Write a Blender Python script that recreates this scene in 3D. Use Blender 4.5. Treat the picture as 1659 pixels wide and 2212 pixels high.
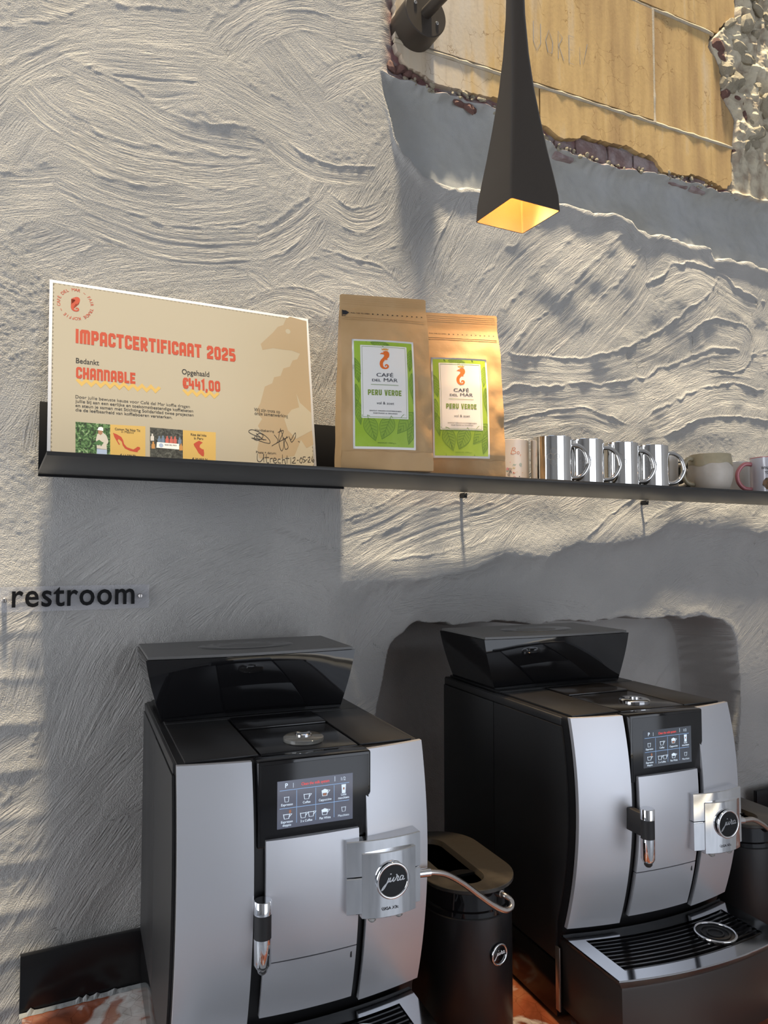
import bpy, bmesh, math, random
import numpy as np
from mathutils import Vector, Matrix
from mathutils.geometry import tessellate_polygon

for o in list(bpy.data.objects):
    bpy.data.objects.remove(o, do_unlink=True)
SC = bpy.context.scene
COL = SC.collection
random.seed(7)
R = math.radians

# ------------------------------------------------------------------ camera
F_PX, IW, IH = 1600.0, 1659.0, 2212.0
YAW, PITCH = R(27.2), R(3.0)
WALL_Y = 1.49                      # camera to wall, metres
CAM = Vector((0.0, -WALL_Y, 1.70))
cd = bpy.data.cameras.new('camera')
cam = bpy.data.objects.new('camera', cd)
COL.objects.link(cam)
cam.location = CAM
cam.rotation_euler = (R(90) + PITCH, 0, -YAW)
cd.sensor_fit = 'HORIZONTAL'
cd.sensor_width = 36
cd.lens = F_PX / IW * 36
cd.clip_start = 0.02
SC.camera = cam

# ------------------------------------------------------------------ light
vs = SC.view_settings
vs.view_transform = 'Standard'
vs.look = 'None'
vs.gamma = 1
vs.use_curve_mapping = False
vs.exposure = 0.0
world = bpy.data.worlds.new('world')
SC.world = world
world.use_nodes = True
world.node_tree.nodes['Background'].inputs[0].default_value = (0.62, 0.74, 0.95, 1)
world.node_tree.nodes['Background'].inputs[1].default_value = 1.0

sd = bpy.data.lights.new('sunlight', 'SUN')
sd.energy = 12.6
sd.color = (1.0, 0.84, 0.58)
sd.angle = R(4.0)
sun = bpy.data.objects.new('sunlight', sd)
COL.objects.link(sun)
SUN_OFF = 6.5                      # degrees off the wall plane
dvec = Vector((0.03, math.sin(R(SUN_OFF)), -math.cos(R(SUN_OFF)))).normalized()
sun.rotation_euler = dvec.to_track_quat('-Z', 'Y').to_euler()
sun.location = (1, -1, 6)

def window_light(name, loc, target, sx, sy, power, col):
    l = bpy.data.lights.new(name, 'AREA')
    l.shape = 'RECTANGLE'
    l.size, l.size_y = sx, sy
    l.energy = power
    l.color = col
    o = bpy.data.objects.new(name, l)
    COL.objects.link(o)
    o.location = loc
    o.rotation_euler = (Vector(target) - Vector(loc)).to_track_quat('-Z', 'Y').to_euler()
    return o
window_light('window_daylight_rear', (2.0, -4.42, 1.5), (2.0, 0, 1.5), 3.0, 2.8, 36, (0.95, 0.97, 1.0))
window_light('window_daylight_side', (-2.93, -.95, 1.9), (0, -.95, 1.9), 1.6, 2.2, 64, (0.95, 0.97, 1.0))

# ------------------------------------------------------------------ pixel helpers (a pixel gives a ray; depth comes from the plane it lies on)
_F = Vector((math.sin(YAW)*math.cos(PITCH), math.cos(YAW)*math.cos(PITCH), math.sin(PITCH)))
_Rt = Vector((math.cos(YAW), -math.sin(YAW), 0))
_U = _Rt.cross(_F)
def ray(u, v):
    return _F + _Rt*((u-829.5)/F_PX) - _U*((v-1106.0)/F_PX)
def on_plane(u, v, p, n):
    d = ray(u, v)
    return CAM + d*((Vector(p)-CAM).dot(n)/d.dot(n))
def PW(u, v, y=0.0):
    p = on_plane(u, v, (0, y, 0), Vector((0, 1, 0)))
    return (p.x, p.z)

# ------------------------------------------------------------------ mesh helpers
def link(name, me, mat=None, parent=None, smooth=False):
    o = bpy.data.objects.new(name, me)
    COL.objects.link(o)
    if mat:
        if len(me.materials) == 0:
            me.materials.append(mat)
    if parent:
        o.parent = parent
    if smooth:
        me.polygons.foreach_set('use_smooth', [True]*len(me.polygons))
        if smooth is not True:
            try:
                me.set_sharp_from_angle(angle=R(smooth))
            except Exception:
                pass
    return o
def from_bm(name, bm, mat=None, parent=None, smooth=False):
    bmesh.ops.recalc_face_normals(bm, faces=bm.faces)
    me = bpy.data.meshes.new(name)
    bm.to_mesh(me)
    bm.free()
    return link(name, me, mat, parent, smooth)
def from_py(name, v, f, mat=None, parent=None, smooth=False):
    me = bpy.data.meshes.new(name)
    me.from_pydata(v, [], f)
    me.update()
    return link(name, me, mat, parent, smooth)
def empty(name, loc=(0, 0, 0), rz=0, label=None, cat=None, group=None):
    o = bpy.data.objects.new(name, None)
    COL.objects.link(o)
    o.empty_display_size = 0.05
    o.location = loc
    o.rotation_euler = (0, 0, rz)
    if label:
        tag(o, label, cat, group)
    return o
def tag(o, label=None, cat=None, group=None, kind=None):
    if label: o['label'] = label
    if cat: o['category'] = cat
    if group: o['group'] = group
    if kind: o['kind'] = kind
    return o
def bm_box(bm, x0, x1, y0, y1, z0, z1, bev=0.0, seg=2):
    vs_ = [bm.verts.new(p) for p in ((x0,y0,z0),(x1,y0,z0),(x1,y1,z0),(x0,y1,z0),(x0,y0,z1),(x1,y0,z1),(x1,y1,z1),(x0,y1,z1))]
    fs = [bm.faces.new([vs_[i] for i in q]) for q in ((0,3,2,1),(4,5,6,7),(0,1,5,4),(1,2,6,5),(2,3,7,6),(3,0,4,7))]
    if bev:
        es = list({e for f in fs for e in f.edges})
        bmesh.ops.bevel(bm, geom=es, offset=bev, segments=seg, profile=0.5, affect='EDGES')
def box(name, x0, x1, y0, y1, z0, z1, mat, parent=None, bev=0.0, seg=2):
    bm = bmesh.new()
    bm_box(bm, x0, x1, y0, y1, z0, z1, bev, seg)
    return from_bm(name, bm, mat, parent, 35 if bev else False)
def bm_loft(bm, loops, cap0=True, cap1=True, closed=True):
    rows = [[bm.verts.new(p) for p in l] for l in loops]
    n = len(rows[0])
    for a, b in zip(rows[:-1], rows[1:]):
        for i in range(n if closed else n-1):
            j = (i+1) % n
            try:
                bm.faces.new((a[i], a[j], b[j], b[i]))
            except ValueError:
                pass
    if cap0: bm.faces.new(rows[0])
    if cap1: bm.faces.new(list(reversed(rows[-1])))
    return rows
def loft(name, loops, mat, parent=None, smooth=35, cap0=True, cap1=True, closed=True):
    bm = bmesh.new()
    bm_loft(bm, loops, cap0, cap1, closed)
    return from_bm(name, bm, mat, parent, smooth)
def lathe_loops(prof, cx=0, cy=0, n=40):
    return [[(cx+r*math.cos(2*math.pi*k/n), cy+r*math.sin(2*math.pi*k/n), z) for k in range(n)] for r, z in prof]
def lathe(name, prof, mat, parent=None, cx=0, cy=0, n=40, smooth=40, cap0=True, cap1=True):
    return loft(name, lathe_loops(prof, cx, cy, n), mat, parent, smooth, cap0, cap1)
def bm_tube(bm, pts, r, n=10, caps=True, closed=False):
    pts = [Vector(p) for p in pts]
    rows = []
    ref = Vector((0, 0, 1))
    N = len(pts)
    prev = None
    for i, p in enumerate(pts):
        a = pts[(i-1) % N] if closed or i > 0 else p
        b = pts[(i+1) % N] if closed or i < N-1 else p
        t = (b-a).normalized()
        if prev is None:
            s = t.cross(ref)
            if s.length < 1e-3: s = t.cross(Vector((1, 0, 0)))
            s.normalize()
        else:
            s = (prev - t*prev.dot(t)).normalized()
        prev = s
        w = t.cross(s)
        rr = r[i] if isinstance(r, (list, tuple)) else r
        rows.append([bm.verts.new(p + (s*math.cos(2*math.pi*k/n) + w*math.sin(2*math.pi*k/n))*rr) for k in range(n)])
    m = N if closed else N-1
    for i in range(m):
        a, b = rows[i], rows[(i+1) % N]
        for k in range(n):
            j = (k+1) % n
            bm.faces.new((a[k], a[j], b[j], b[k]))
    if caps and not closed:
        bm.faces.new(rows[0]); bm.faces.new(list(reversed(rows[-1])))
def tube(name, pts, r, mat, parent=None, n=12, closed=False):
    bm = bmesh.new()
    bm_tube(bm, pts, r, n, True, closed)
    return from_bm(name, bm, mat, parent, 50)
def spline(pts, n=8):
    pts = [Vector(p) for p in pts]
    P = [pts[0]] + pts + [pts[-1]]
    out = []
    for i in range(1, len(P)-2):
        for k in range(n):
            t = k/n
            a, b, c, d = P[i-1], P[i], P[i+1], P[i+2]
            out.append(0.5*((2*b) + (c-a)*t + (2*a-5*b+4*c-d)*t*t + (3*b-a-3*c+d)*t*t*t))
    out.append(pts[-1])
    return out
# flat shapes: lists of 2-D polygons, placed by a mapping function (u, v, height) -> 3-D point
def tri_polys(polys):
    """2-D polygons -> (verts2d, faces) triangulated"""
    bm = bmesh.new()
    for p in polys:
        try:
            f = bm.faces.new([bm.verts.new((a[0], a[1], 0)) for a in p])
        except ValueError:
            continue
    bmesh.ops.triangulate(bm, faces=bm.faces[:], ngon_method='EAR_CLIP')
    bm.verts.index_update()
    v = [(q.co.x, q.co.y) for q in bm.verts]
    f = [[q.index for q in g.verts] for g in bm.faces]
    bm.free()
    return v, f
def ribbon(pts, w, closed=False):
    """poly-line with mitred joints -> list of quads (2-D)"""
    pts = [Vector((p[0], p[1])) for p in pts]
    n = len(pts)
    L, Rr = [], []
    for i, p in enumerate(pts):
        a = pts[i-1] if (i > 0 or closed) else None
        b = pts[(i+1) % n] if (i < n-1 or closed) else None
        d1 = (p-a).normalized() if a is not None and (p-a).length > 1e-9 else None
        d2 = (b-p).normalized() if b is not None and (b-p).length > 1e-9 else None
        if d1 is None: d1 = d2
        if d2 is None: d2 = d1
        n1 = Vector((-d1.y, d1.x)); n2 = Vector((-d2.y, d2.x))
        m = (n1+n2)
        if m.length < 1e-6: m = n1
        m.normalize()
        k = 1/max(0.45, m.dot(n1))
        L.append(p + m*(w/2*k)); Rr.append(p - m*(w/2*k))
    out = []
    for i in range(n if closed else n-1):
        j = (i+1) % n
        out.append([tuple(Rr[i]), tuple(Rr[j]), tuple(L[j]), tuple(L[i])])
    return out
def disc2(cx, cy, r, n=20, ry=None):
    ry = ry or r
    return [(cx+r*math.cos(2*math.pi*k/n), cy+ry*math.sin(2*math.pi*k/n)) for k in range(n)]
def rect2(x0, y0, x1, y1):
    return [(x0, y0), (x1, y0), (x1, y1), (x0, y1)]
def lift(me, ax=1, step=-1.1e-5):
    """overlapping pieces of one flat print get a hair of height each"""
    n = len(me.vertices); par = list(range(n))
    def find(i):
        while par[i] != i:
            par[i] = par[par[i]]; i = par[i]
        return i
    for p in me.polygons:
        a = find(p.vertices[0])
        for q in p.vertices[1:]: par[find(q)] = a
    ids = {}
    for v in me.vertices:
        k = ids.setdefault(find(v.index), len(ids))
        v.co[ax] += step*(k % 11)
def flat(name, polys, fn, mat, parent=None):
    v, f = tri_polys(polys)
    o = from_py(name, [fn(a, b) for a, b in v], f, mat, parent)
    if len(polys) > 1: lift(o.data)
    return o
def grid_cut(polys, step):
    """cut polygons by a regular grid so that they can follow a curved surface"""
    bm = bmesh.new()
    for p in polys:
        try: bm.faces.new([bm.verts.new((a[0], a[1], 0)) for a in p])
        except ValueError: pass
    xs = [v.co.x for v in bm.verts]; ys = [v.co.y for v in bm.verts]
    for ax, lo, hi in ((0, min(xs), max(xs)), (1, min(ys), max(ys))):
        k = math.ceil(lo/step)*step
        while k < hi:
            no = (1, 0, 0) if ax == 0 else (0, 1, 0)
            co = (k, 0, 0) if ax == 0 else (0, k, 0)
            bmesh.ops.bisect_plane(bm, geom=bm.verts[:]+bm.edges[:]+bm.faces[:], plane_co=co, plane_no=no)
            k += step
    bmesh.ops.triangulate(bm, faces=bm.faces[:], ngon_method='EAR_CLIP')
    bm.verts.index_update()
    v = [(q.co.x, q.co.y) for q in bm.verts]; f = [[q.index for q in g.verts] for g in bm.faces]
    bm.free()
    return v, f

# lettering -----------------------------------------------------------
_tc = {}
def glyphs(s, bold=0.0, space=1.0):
    """text in the built-in face -> (verts2d, faces), cap height 1"""
    if "M" in s: bold = 0.0
    key = (s, bold, space)
    if key in _tc: return _tc[key]
    def get(t):
        c = bpy.data.curves.new('t', 'FONT')
        c.body = t; c.size = 1; c.offset = bold; c.resolution_u = 3; c.space_character = space
        o = bpy.data.objects.new('t', c)
        COL.objects.link(o)
        bpy.context.view_layer.update()
        me = bpy.data.meshes.new_from_object(o.evaluated_get(bpy.context.evaluated_depsgraph_get()))
        v = [(q.co.x, q.co.y) for q in me.vertices]; f = [list(p.vertices) for p in me.polygons]
        bpy.data.objects.remove(o); bpy.data.curves.remove(c); bpy.data.meshes.remove(me)
        return v, f
    if 'cap' not in _tc:
        _tc['cap'] = 1.0
        v, f = get('H')
        _tc['cap'] = max(p[1] for p in v) - min(p[1] for p in v)
    v, f = get(s)
    k = 1/_tc['cap']
    v = [(a*k, b*k) for a, b in v]
    _tc[key] = (v, f)
    return v, f
def fit_text(s, x0, x1, base, cap, bold=0.0, align=None, space=1.0):
    """text stretched between x0 and x1 with the given cap height -> verts2d, faces"""
    v, f = glyphs(s, bold, space)
    a = min(p[0] for p in v); b = max(p[0] for p in v)
    kx = (x1-x0)/(b-a)
    return [(x0+(p[0]-a)*kx, base+p[1]*cap) for p in v], f
def merge(parts):
    V, Fc = [], []
    for v, f in parts:
        k = len(V)
        V += list(v); Fc += [[i+k for i in q] for q in f]
    return V, Fc
def placed(name, vf, fn, mat, parent=None):
    v, f = vf
    o = from_py(name, [fn(a, b) for a, b in v], f, mat, parent)
    lift(o.data)
    return o
BLK = {
 'I': (.26, [[(.13,0),(.13,1)]]),
 'M': (.84, [[(.12,0),(.12,.8),(.2,.88),(.64,.88),(.72,.8),(.72,0)], [(.42,.88),(.42,.0)]]),
 'P': (.62, [[(.12,0),(.12,.88),(.42,.88),(.5,.8),(.5,.5),(.42,.42),(.12,.42)]]),
 'A': (.62, [[(.12,0),(.12,.8),(.2,.88),(.42,.88),(.5,.8),(.5,0)], [(.12,.36),(.5,.36)]]),
 'C': (.60, [[(.5,.62),(.5,.8),(.42,.88),(.2,.88),(.12,.8),(.12,.2),(.2,.12),(.42,.12),(.5,.2),(.5,.36)]]),
 'T': (.62, [[(.0,.88),(.62,.88)], [(.31,.88),(.31,0)]]),
 'E': (.58, [[(.56,.88),(.12,.88),(.12,.12),(.56,.12)], [(.12,.5),(.5,.5)]]),
 'R': (.64, [[(.12,0),(.12,.88),(.42,.88),(.5,.8),(.5,.52),(.42,.45),(.12,.45)], [(.28,.45),(.54,0)]]),
 'F': (.56, [[(.12,0),(.12,.88),(.56,.88)], [(.12,.46),(.5,.46)]]),
 '2': (.62, [[(.12,.66),(.12,.8),(.2,.88),(.42,.88),(.5,.8),(.5,.58),(.12,.3),(.12,.12),(.58,.12)]]),
 '0': (.62, [[(.12,.2),(.12,.8),(.2,.88),(.42,.88),(.5,.8),(.5,.2),(.42,.12),(.2,.12),(.12,.2)]]),
 '5': (.62, [[(.56,.88),(.12,.88),(.12,.54),(.42,.54),(.5,.46),(.5,.2),(.42,.12),(.08,.12)]]),
 'H': (.62, [[(.12,0),(.12,1)], [(.5,0),(.5,1)], [(.12,.48),(.5,.48)]]),
 'N': (.62, [[(.12,0),(.12,.88),(.42,.88),(.5,.8),(.5,0)]]),
 'B': (.62, [[(.12,.12),(.12,.88),(.4,.88),(.48,.8),(.48,.54),(.5,.46),(.5,.2),(.42,.12),(.12,.12)], [(.12,.5),(.48,.5)]]),
 'L': (.52, [[(.12,1),(.12,.12),(.52,.12)]]),
 '\u20ac': (.62, [[(.56,.66),(.56,.8),(.48,.88),(.28,.88),(.2,.8),(.2,.2),(.28,.12),(.48,.12),(.56,.2),(.56,.34)], [(.04,.6),(.44,.6)], [(.04,.4),(.44,.4)]]),
 '4': (.62, [[(.12,1),(.12,.4),(.6,.4)], [(.46,.78),(.46,0)]]),
 '1': (.40, [[(.04,.78),(.24,.9),(.24,0)]]),
 ',': (.26, [[(.13,.16),(.06,-.16)]]),
 'U': (.62, [[(.12,1),(.12,.2),(.2,.12),(.42,.12),(.5,.2),(.5,1)]]),
 'V': (.64, [[(.1,1),(.28,.06),(.36,.06),(.54,1)]]),
 'D': (.62, [[(.12,.12),(.12,.88),(.4,.88),(.5,.78),(.5,.22),(.4,.12),(.12,.12)]]),
 ' ': (.34, []),
}
def block_text(s, x0, x1, base, cap, weight=.24, gap=.08):
    polys = []; x = 0
    for ch in s:
        w, st = BLK[ch]
        for pl in st:
            polys += [[(a+x, b) for a, b in q] for q in ribbon(pl, weight)]
        x += w + gap
    x -= gap
    k = (x1-x0)/x
    return tri_polys([[(x0+a*k, base+b*cap) for a, b in q] for q in polys])

# ------------------------------------------------------------------ materials
def mat(name, col, rough=0.5, metal=0.0, bump=None, var=None, emit=None, spec=None, coat=0.0, trans=0.0, ior=None):
    """principled material; bump=(scale, strength, distance), var=(scale, second colour, contrast lo, hi)"""
    m = bpy.data.materials.new(name)
    m.use_nodes = True
    nt = m.node_tree
    b = nt.nodes['Principled BSDF']
    c = tuple(col) + (1,) if len(col) == 3 else col
    b.inputs['Base Color'].default_value = c
    b.inputs['Roughness'].default_value = rough
    b.inputs['Metallic'].default_value = metal
    if spec is not None: b.inputs['Specular IOR Level'].default_value = spec
    if coat: b.inputs['Coat Weight'].default_value = coat; b.inputs['Coat Roughness'].default_value = 0.03
    if trans: b.inputs['Transmission Weight'].default_value = trans
    if ior: b.inputs['IOR'].default_value = ior
    if emit:
        b.inputs['Emission Color'].default_value = tuple(emit[0]) + (1,)
        b.inputs['Emission Strength'].default_value = emit[1]
    tc = None
    if bump or var:
        tc = nt.nodes.new('ShaderNodeTexCoord')
    if var:
        n = nt.nodes.new('ShaderNodeTexNoise'); n.inputs['Scale'].default_value = var[0]; n.inputs['Detail'].default_value = 5
        r = nt.nodes.new('ShaderNodeValToRGB')
        r.color_ramp.elements[0].position = var[2]; r.color_ramp.elements[1].position = var[3]
        r.color_ramp.elements[0].color = c; r.color_ramp.elements[1].color = tuple(var[1]) + (1,)
        nt.links.new(tc.outputs['Object'], n.inputs['Vector'])
        nt.links.new(n.outputs['Fac'], r.inputs['Fac'])
        nt.links.new(r.outputs['Color'], b.inputs['Base Color'])
    if bump:
        n = nt.nodes.new('ShaderNodeTexNoise'); n.inputs['Scale'].default_value = bump[0]; n.inputs['Detail'].default_value = 4
        bp = nt.nodes.new('ShaderNodeBump'); bp.inputs['Strength'].default_value = bump[1]; bp.inputs['Distance'].default_value = bump[2]
        nt.links.new(tc.outputs['Object'], n.inputs['Vector'])
        nt.links.new(n.outputs['Fac'], bp.inputs['Height'])
        nt.links.new(bp.outputs['Normal'], b.inputs['Normal'])
    return m

M = {}
M['black'] = mat('satin_black_plastic', (0.012, 0.012, 0.013), 0.38, bump=(900, 0.05, 0.001))
M['gloss'] = mat('gloss_black', (0.006, 0.006, 0.007), 0.06, spec=0.6)
M['piano'] = mat('piano_black', (0.008, 0.008, 0.009), 0.16, spec=0.5)
M['silver'] = mat('brushed_aluminium', (0.60, 0.61, 0.645), 0.40, 0.6)
M['chrome'] = mat('chrome', (0.86, 0.87, 0.89), 0.06, 1.0)
M['steel'] = mat('polished_steel', (0.78, 0.78, 0.79), 0.1, 1.0)
M['traymetal'] = mat('tray_metal', (0.56, 0.57, 0.59), 0.10, 1.0)
M['rubber'] = mat('dark_rubber', (0.01, 0.01, 0.011), 0.6)
M['lampmetal'] = mat('bronze_black_powdercoat', (0.060, 0.049, 0.040), 0.40, 0.25, bump=(1500, 0.12, 0.0006))
M['shelf'] = mat('black_coated_steel', (0.030, 0.029, 0.028), 0.4, 0.1, var=(6, (0.042, 0.040, 0.036), 0.35, 0.75))
M['strip'] = mat('satin_trim', (.45, .42, .40), .3, .9)
M['white'] = mat('white_print', (0.86, 0.86, 0.87), 0.6)
M['ink'] = mat('black_ink', (0.012, 0.012, 0.016), 0.6)

# ------------------------------------------------------------------ room shell
COUNTER_Z = 0.895
def grid_noise(x, z, scale, seed):
    """smooth value noise, x and z arrays in metres"""
    rs = np.random.RandomState(seed)
    T = rs.rand(256, 256).astype(np.float32)
    X = x/scale + seed*3.17; Z = z/scale + seed*1.73
    xi = np.floor(X).astype(np.int64); zi = np.floor(Z).astype(np.int64)
    fx = X-xi; fz = Z-zi
    fx = fx*fx*fx*(fx*(fx*6-15)+10); fz = fz*fz*fz*(fz*(fz*6-15)+10)
    a = T[xi & 255, zi & 255]; b = T[(xi+1) & 255, zi & 255]; c = T[xi & 255, (zi+1) & 255]; d = T[(xi+1) & 255, (zi+1) & 255]
    return ((a*(1-fx)+b*fx)*(1-fz) + (c*(1-fx)+d*fx)*fz)*2-1
def sstep(a, b, x):
    t = np.clip((x-a)/(b-a), 0, 1)
    return t*t*(3-2*t)
def pxline(pts):
    q = [PW(*p) for p in pts]
    q.sort()
    return np.array([a for a, b in q]), np.array([b for a, b in q])

# curves read off the photograph (on the wall plane)
TAN_BOTTOM = [(844,133),(884,148),(913,162),(947,183),(979,191),(1022,201),(1053,209),(1085,215),(1130,245),(1186,278),(1211,298),(1233,300),(1267,295),(1300,306),(1324,310),(1356,317),(1380,332),(1406,338),(1421,358),(1432,372),(1450,373),(1480,380),(1497,378),(1526,388),(1563,408)]
BAND_TOP = [(822,150),(850,166),(900,182),(950,200),(1000,212),(1060,226),(1110,262),(1189,308),(1255,341),(1314,356),(1355,367),(1417,372),(1490,394),(1564,414),(1600,429),(1659,444),(1760,480)]
BAND_LOW = [(820,182),(838,225),(854,300),(873,334),(923,379),(947,393),(992,404),(1043,406),(1130,418),(1226,436),(1285,458),(1329,455),(1366,473),(1380,495),(1410,506),(1450,510),(1490,524),(1534,535),(1542,557),(1593,561),(1659,583),(1760,630)]
LIT_LOW = [(700,1262),(735,1260),(900,1252),(1000,1236),(1050,1220),(1090,1195),(1180,1205),(1250,1172),(1330,1172),(1400,1158),(1450,1128),(1560,1142),(1659,1152),(1760,1150)]

def build_wall():
    xs = [-1.5, -1.2, -1.0, -.85, -.75, -.68, -.62] + list(np.arange(-.57, -.078, .005))
    x = -.075
    while x < 2.3:
        xs.append(x); x += .0019 + .00095*(x+.075)
    xs += [2.31, 2.35, 2.42, 2.5, 2.7, 3.0, 3.4, 3.8]
    zs = [0, .3, .6, .8] + list(np.arange(.86, 1.30, .003)) + list(np.arange(1.30, 3.52, .0021)) + [3.53, 3.56, 3.6, 3.7, 3.8, 3.92]
    xs = np.array(xs); zs = np.array(zs)
    X, Z = np.meshgrid(xs, zs, indexing='ij')
    N = lambda sc, sd_: grid_noise(X, Z, sc, sd_)
    h = .0055*N(.55, 1) + .0028*N(.21, 2) + .0012*N(.075, 3)
    warp = .05*N(.12, 9)
    # ---------------- trowel strokes, later ones over earlier ones
    rs = np.random.RandomState(11)
    def stroke(pts, wid, pitch=.006, amp=.00055, lip=.0012, off=0.0):
        P = np.array([(p.x, p.y) for p in spline([(a, b, 0) for a, b in pts], 14)])
        seg = np.diff(P, axis=0); L = np.concatenate([[0], np.cumsum(np.hypot(seg[:, 0], seg[:, 1]))])
        T = np.gradient(P, axis=0); T /= np.maximum(1e-9, np.hypot(T[:, 0], T[:, 1]))[:, None]
        m = wid*.75
        i0, i1 = np.searchsorted(xs, [P[:, 0].min()-m, P[:, 0].max()+m]); j0, j1 = np.searchsorted(zs, [P[:, 1].min()-m, P[:, 1].max()+m])
        if i1-i0 < 2 or j1-j0 < 2: return
        x_, z_ = X[i0:i1, j0:j1], Z[i0:i1, j0:j1]
        best = np.full(x_.shape, 1e9); idx = np.zeros(x_.shape, np.int32)
        for k in range(len(P)):
            d = (x_-P[k, 0])**2 + (z_-P[k, 1])**2
            w = d < best
            best[w] = d[w]; idx[w] = k
        dx, dz = x_-P[idx, 0], z_-P[idx, 1]
        t = dx*-T[idx, 1] + dz*T[idx, 0]
        s = L[idx] + dx*T[idx, 0] + dz*T[idx, 1]
        t = t + .0035*warp[i0:i1, j0:j1]/.05 + .004*(rs.rand()-.5)
        tab = rs.rand(512).astype(np.float32)
        tab2 = rs.rand(512).astype(np.float32)
        def n1(tb, v):
            a = np.floor(v).astype(np.int64); f_ = v-a; f_ = f_*f_*(3-2*f_)
            return tb[a & 511]*(1-f_)+tb[(a+1) & 511]*f_
        wob = t/pitch + .6*n1(tab2, s/.05)
        comb = (n1(tab, wob+100)-.5)*2 + .6*(n1(tab2, wob*2.3+40)-.5)
        along = .45 + .75*n1(tab, s/.03+t/.02+7)
        half = wid/2*(.82+.3*n1(tab2, s/.06+3))
        rg = rag[i0:i1, j0:j1]
        edge = np.abs(t)/half + .16*rg
        se = s + .045*rg + .012*(n1(tab2, t/.009+60)-.5)
        endm = sstep(-.02, .035, se)*(1-sstep(L[-1]-.035, L[-1]+.02, se))
        mask = (1-sstep(.55, 1.06, edge))*endm
        lp = np.exp(-((edge-1.0)/.09)**2)*endm*(t > 0)*(.4+.8*n1(tab, s/.02))
        body = off - .0005*(1-edge**2) + comb*amp*.62*along
        hh = h[i0:i1, j0:j1]
        lowf = .0055*0
        base = smooth0[i0:i1, j0:j1]
        cnt[0] += 1
        on = mask > .35
        A_t[i0:i1, j0:j1][on] = t[on]; A_s[i0:i1, j0:j1][on] = s[on]; A_i[i0:i1, j0:j1][on] = cnt[0]
        A_m[i0:i1, j0:j1] = np.where(on, sstep(.40, .80, mask)*along*(.6+.8*rs.rand()), A_m[i0:i1, j0:j1]*(1-sstep(.0, .30, mask)))
        h[i0:i1, j0:j1] = hh*(1-mask) + (base + body)*mask + lip*.7*lp
    smooth0 = h.copy()
    rag = .6*N(.022, 14) + .15*N(.009, 15) + .5*N(.05, 16)
    A_t = X.copy(); A_s = Z.copy(); A_i = np.zeros_like(X); A_m = np.zeros_like(X)
    cnt = [0]
    h += .0003*N(.010, 21) + .00025*N(.005, 22)
    # random coat everywhere, direction by region
    def region_angle(x_, z_):
        if z_ < 1.62:
            return R(58 - 20*(z_-.9)) if x_ < .45 else R(28)
        if x_ < .75 and z_ > 2.15: return R(-4 + 18*math.sin(x_*9) - 25*(x_-.35))
        if x_ > .75: return R(38 + 16*math.sin(z_*7+x_*3))
        return R(70)
    for k in range(290):
        cx = rs.uniform(-.6, 2.3); cz = rs.uniform(.9, 3.4)
        a = region_angle(cx, cz) + rs.normal(0, .22)
        ln = rs.uniform(.09, .24); cu = rs.normal(0, .22)
        pts = []
        for q in np.linspace(-1, 1, 5):
            aa = a + cu*q*1.2
            pts.append((cx+q*ln*math.cos(a) - cu*ln*.55*(q*q)*math.sin(a), cz+q*ln*math.sin(a) + cu*ln*.55*(q*q)*math.cos(a)))
        stroke(pts, rs.uniform(.06, .13), rs.uniform(.0045, .0075), rs.uniform(.0003, .00055), rs.uniform(.0002, .0011))
    px = lambda *p: [PW(*q) for q in p]
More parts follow.
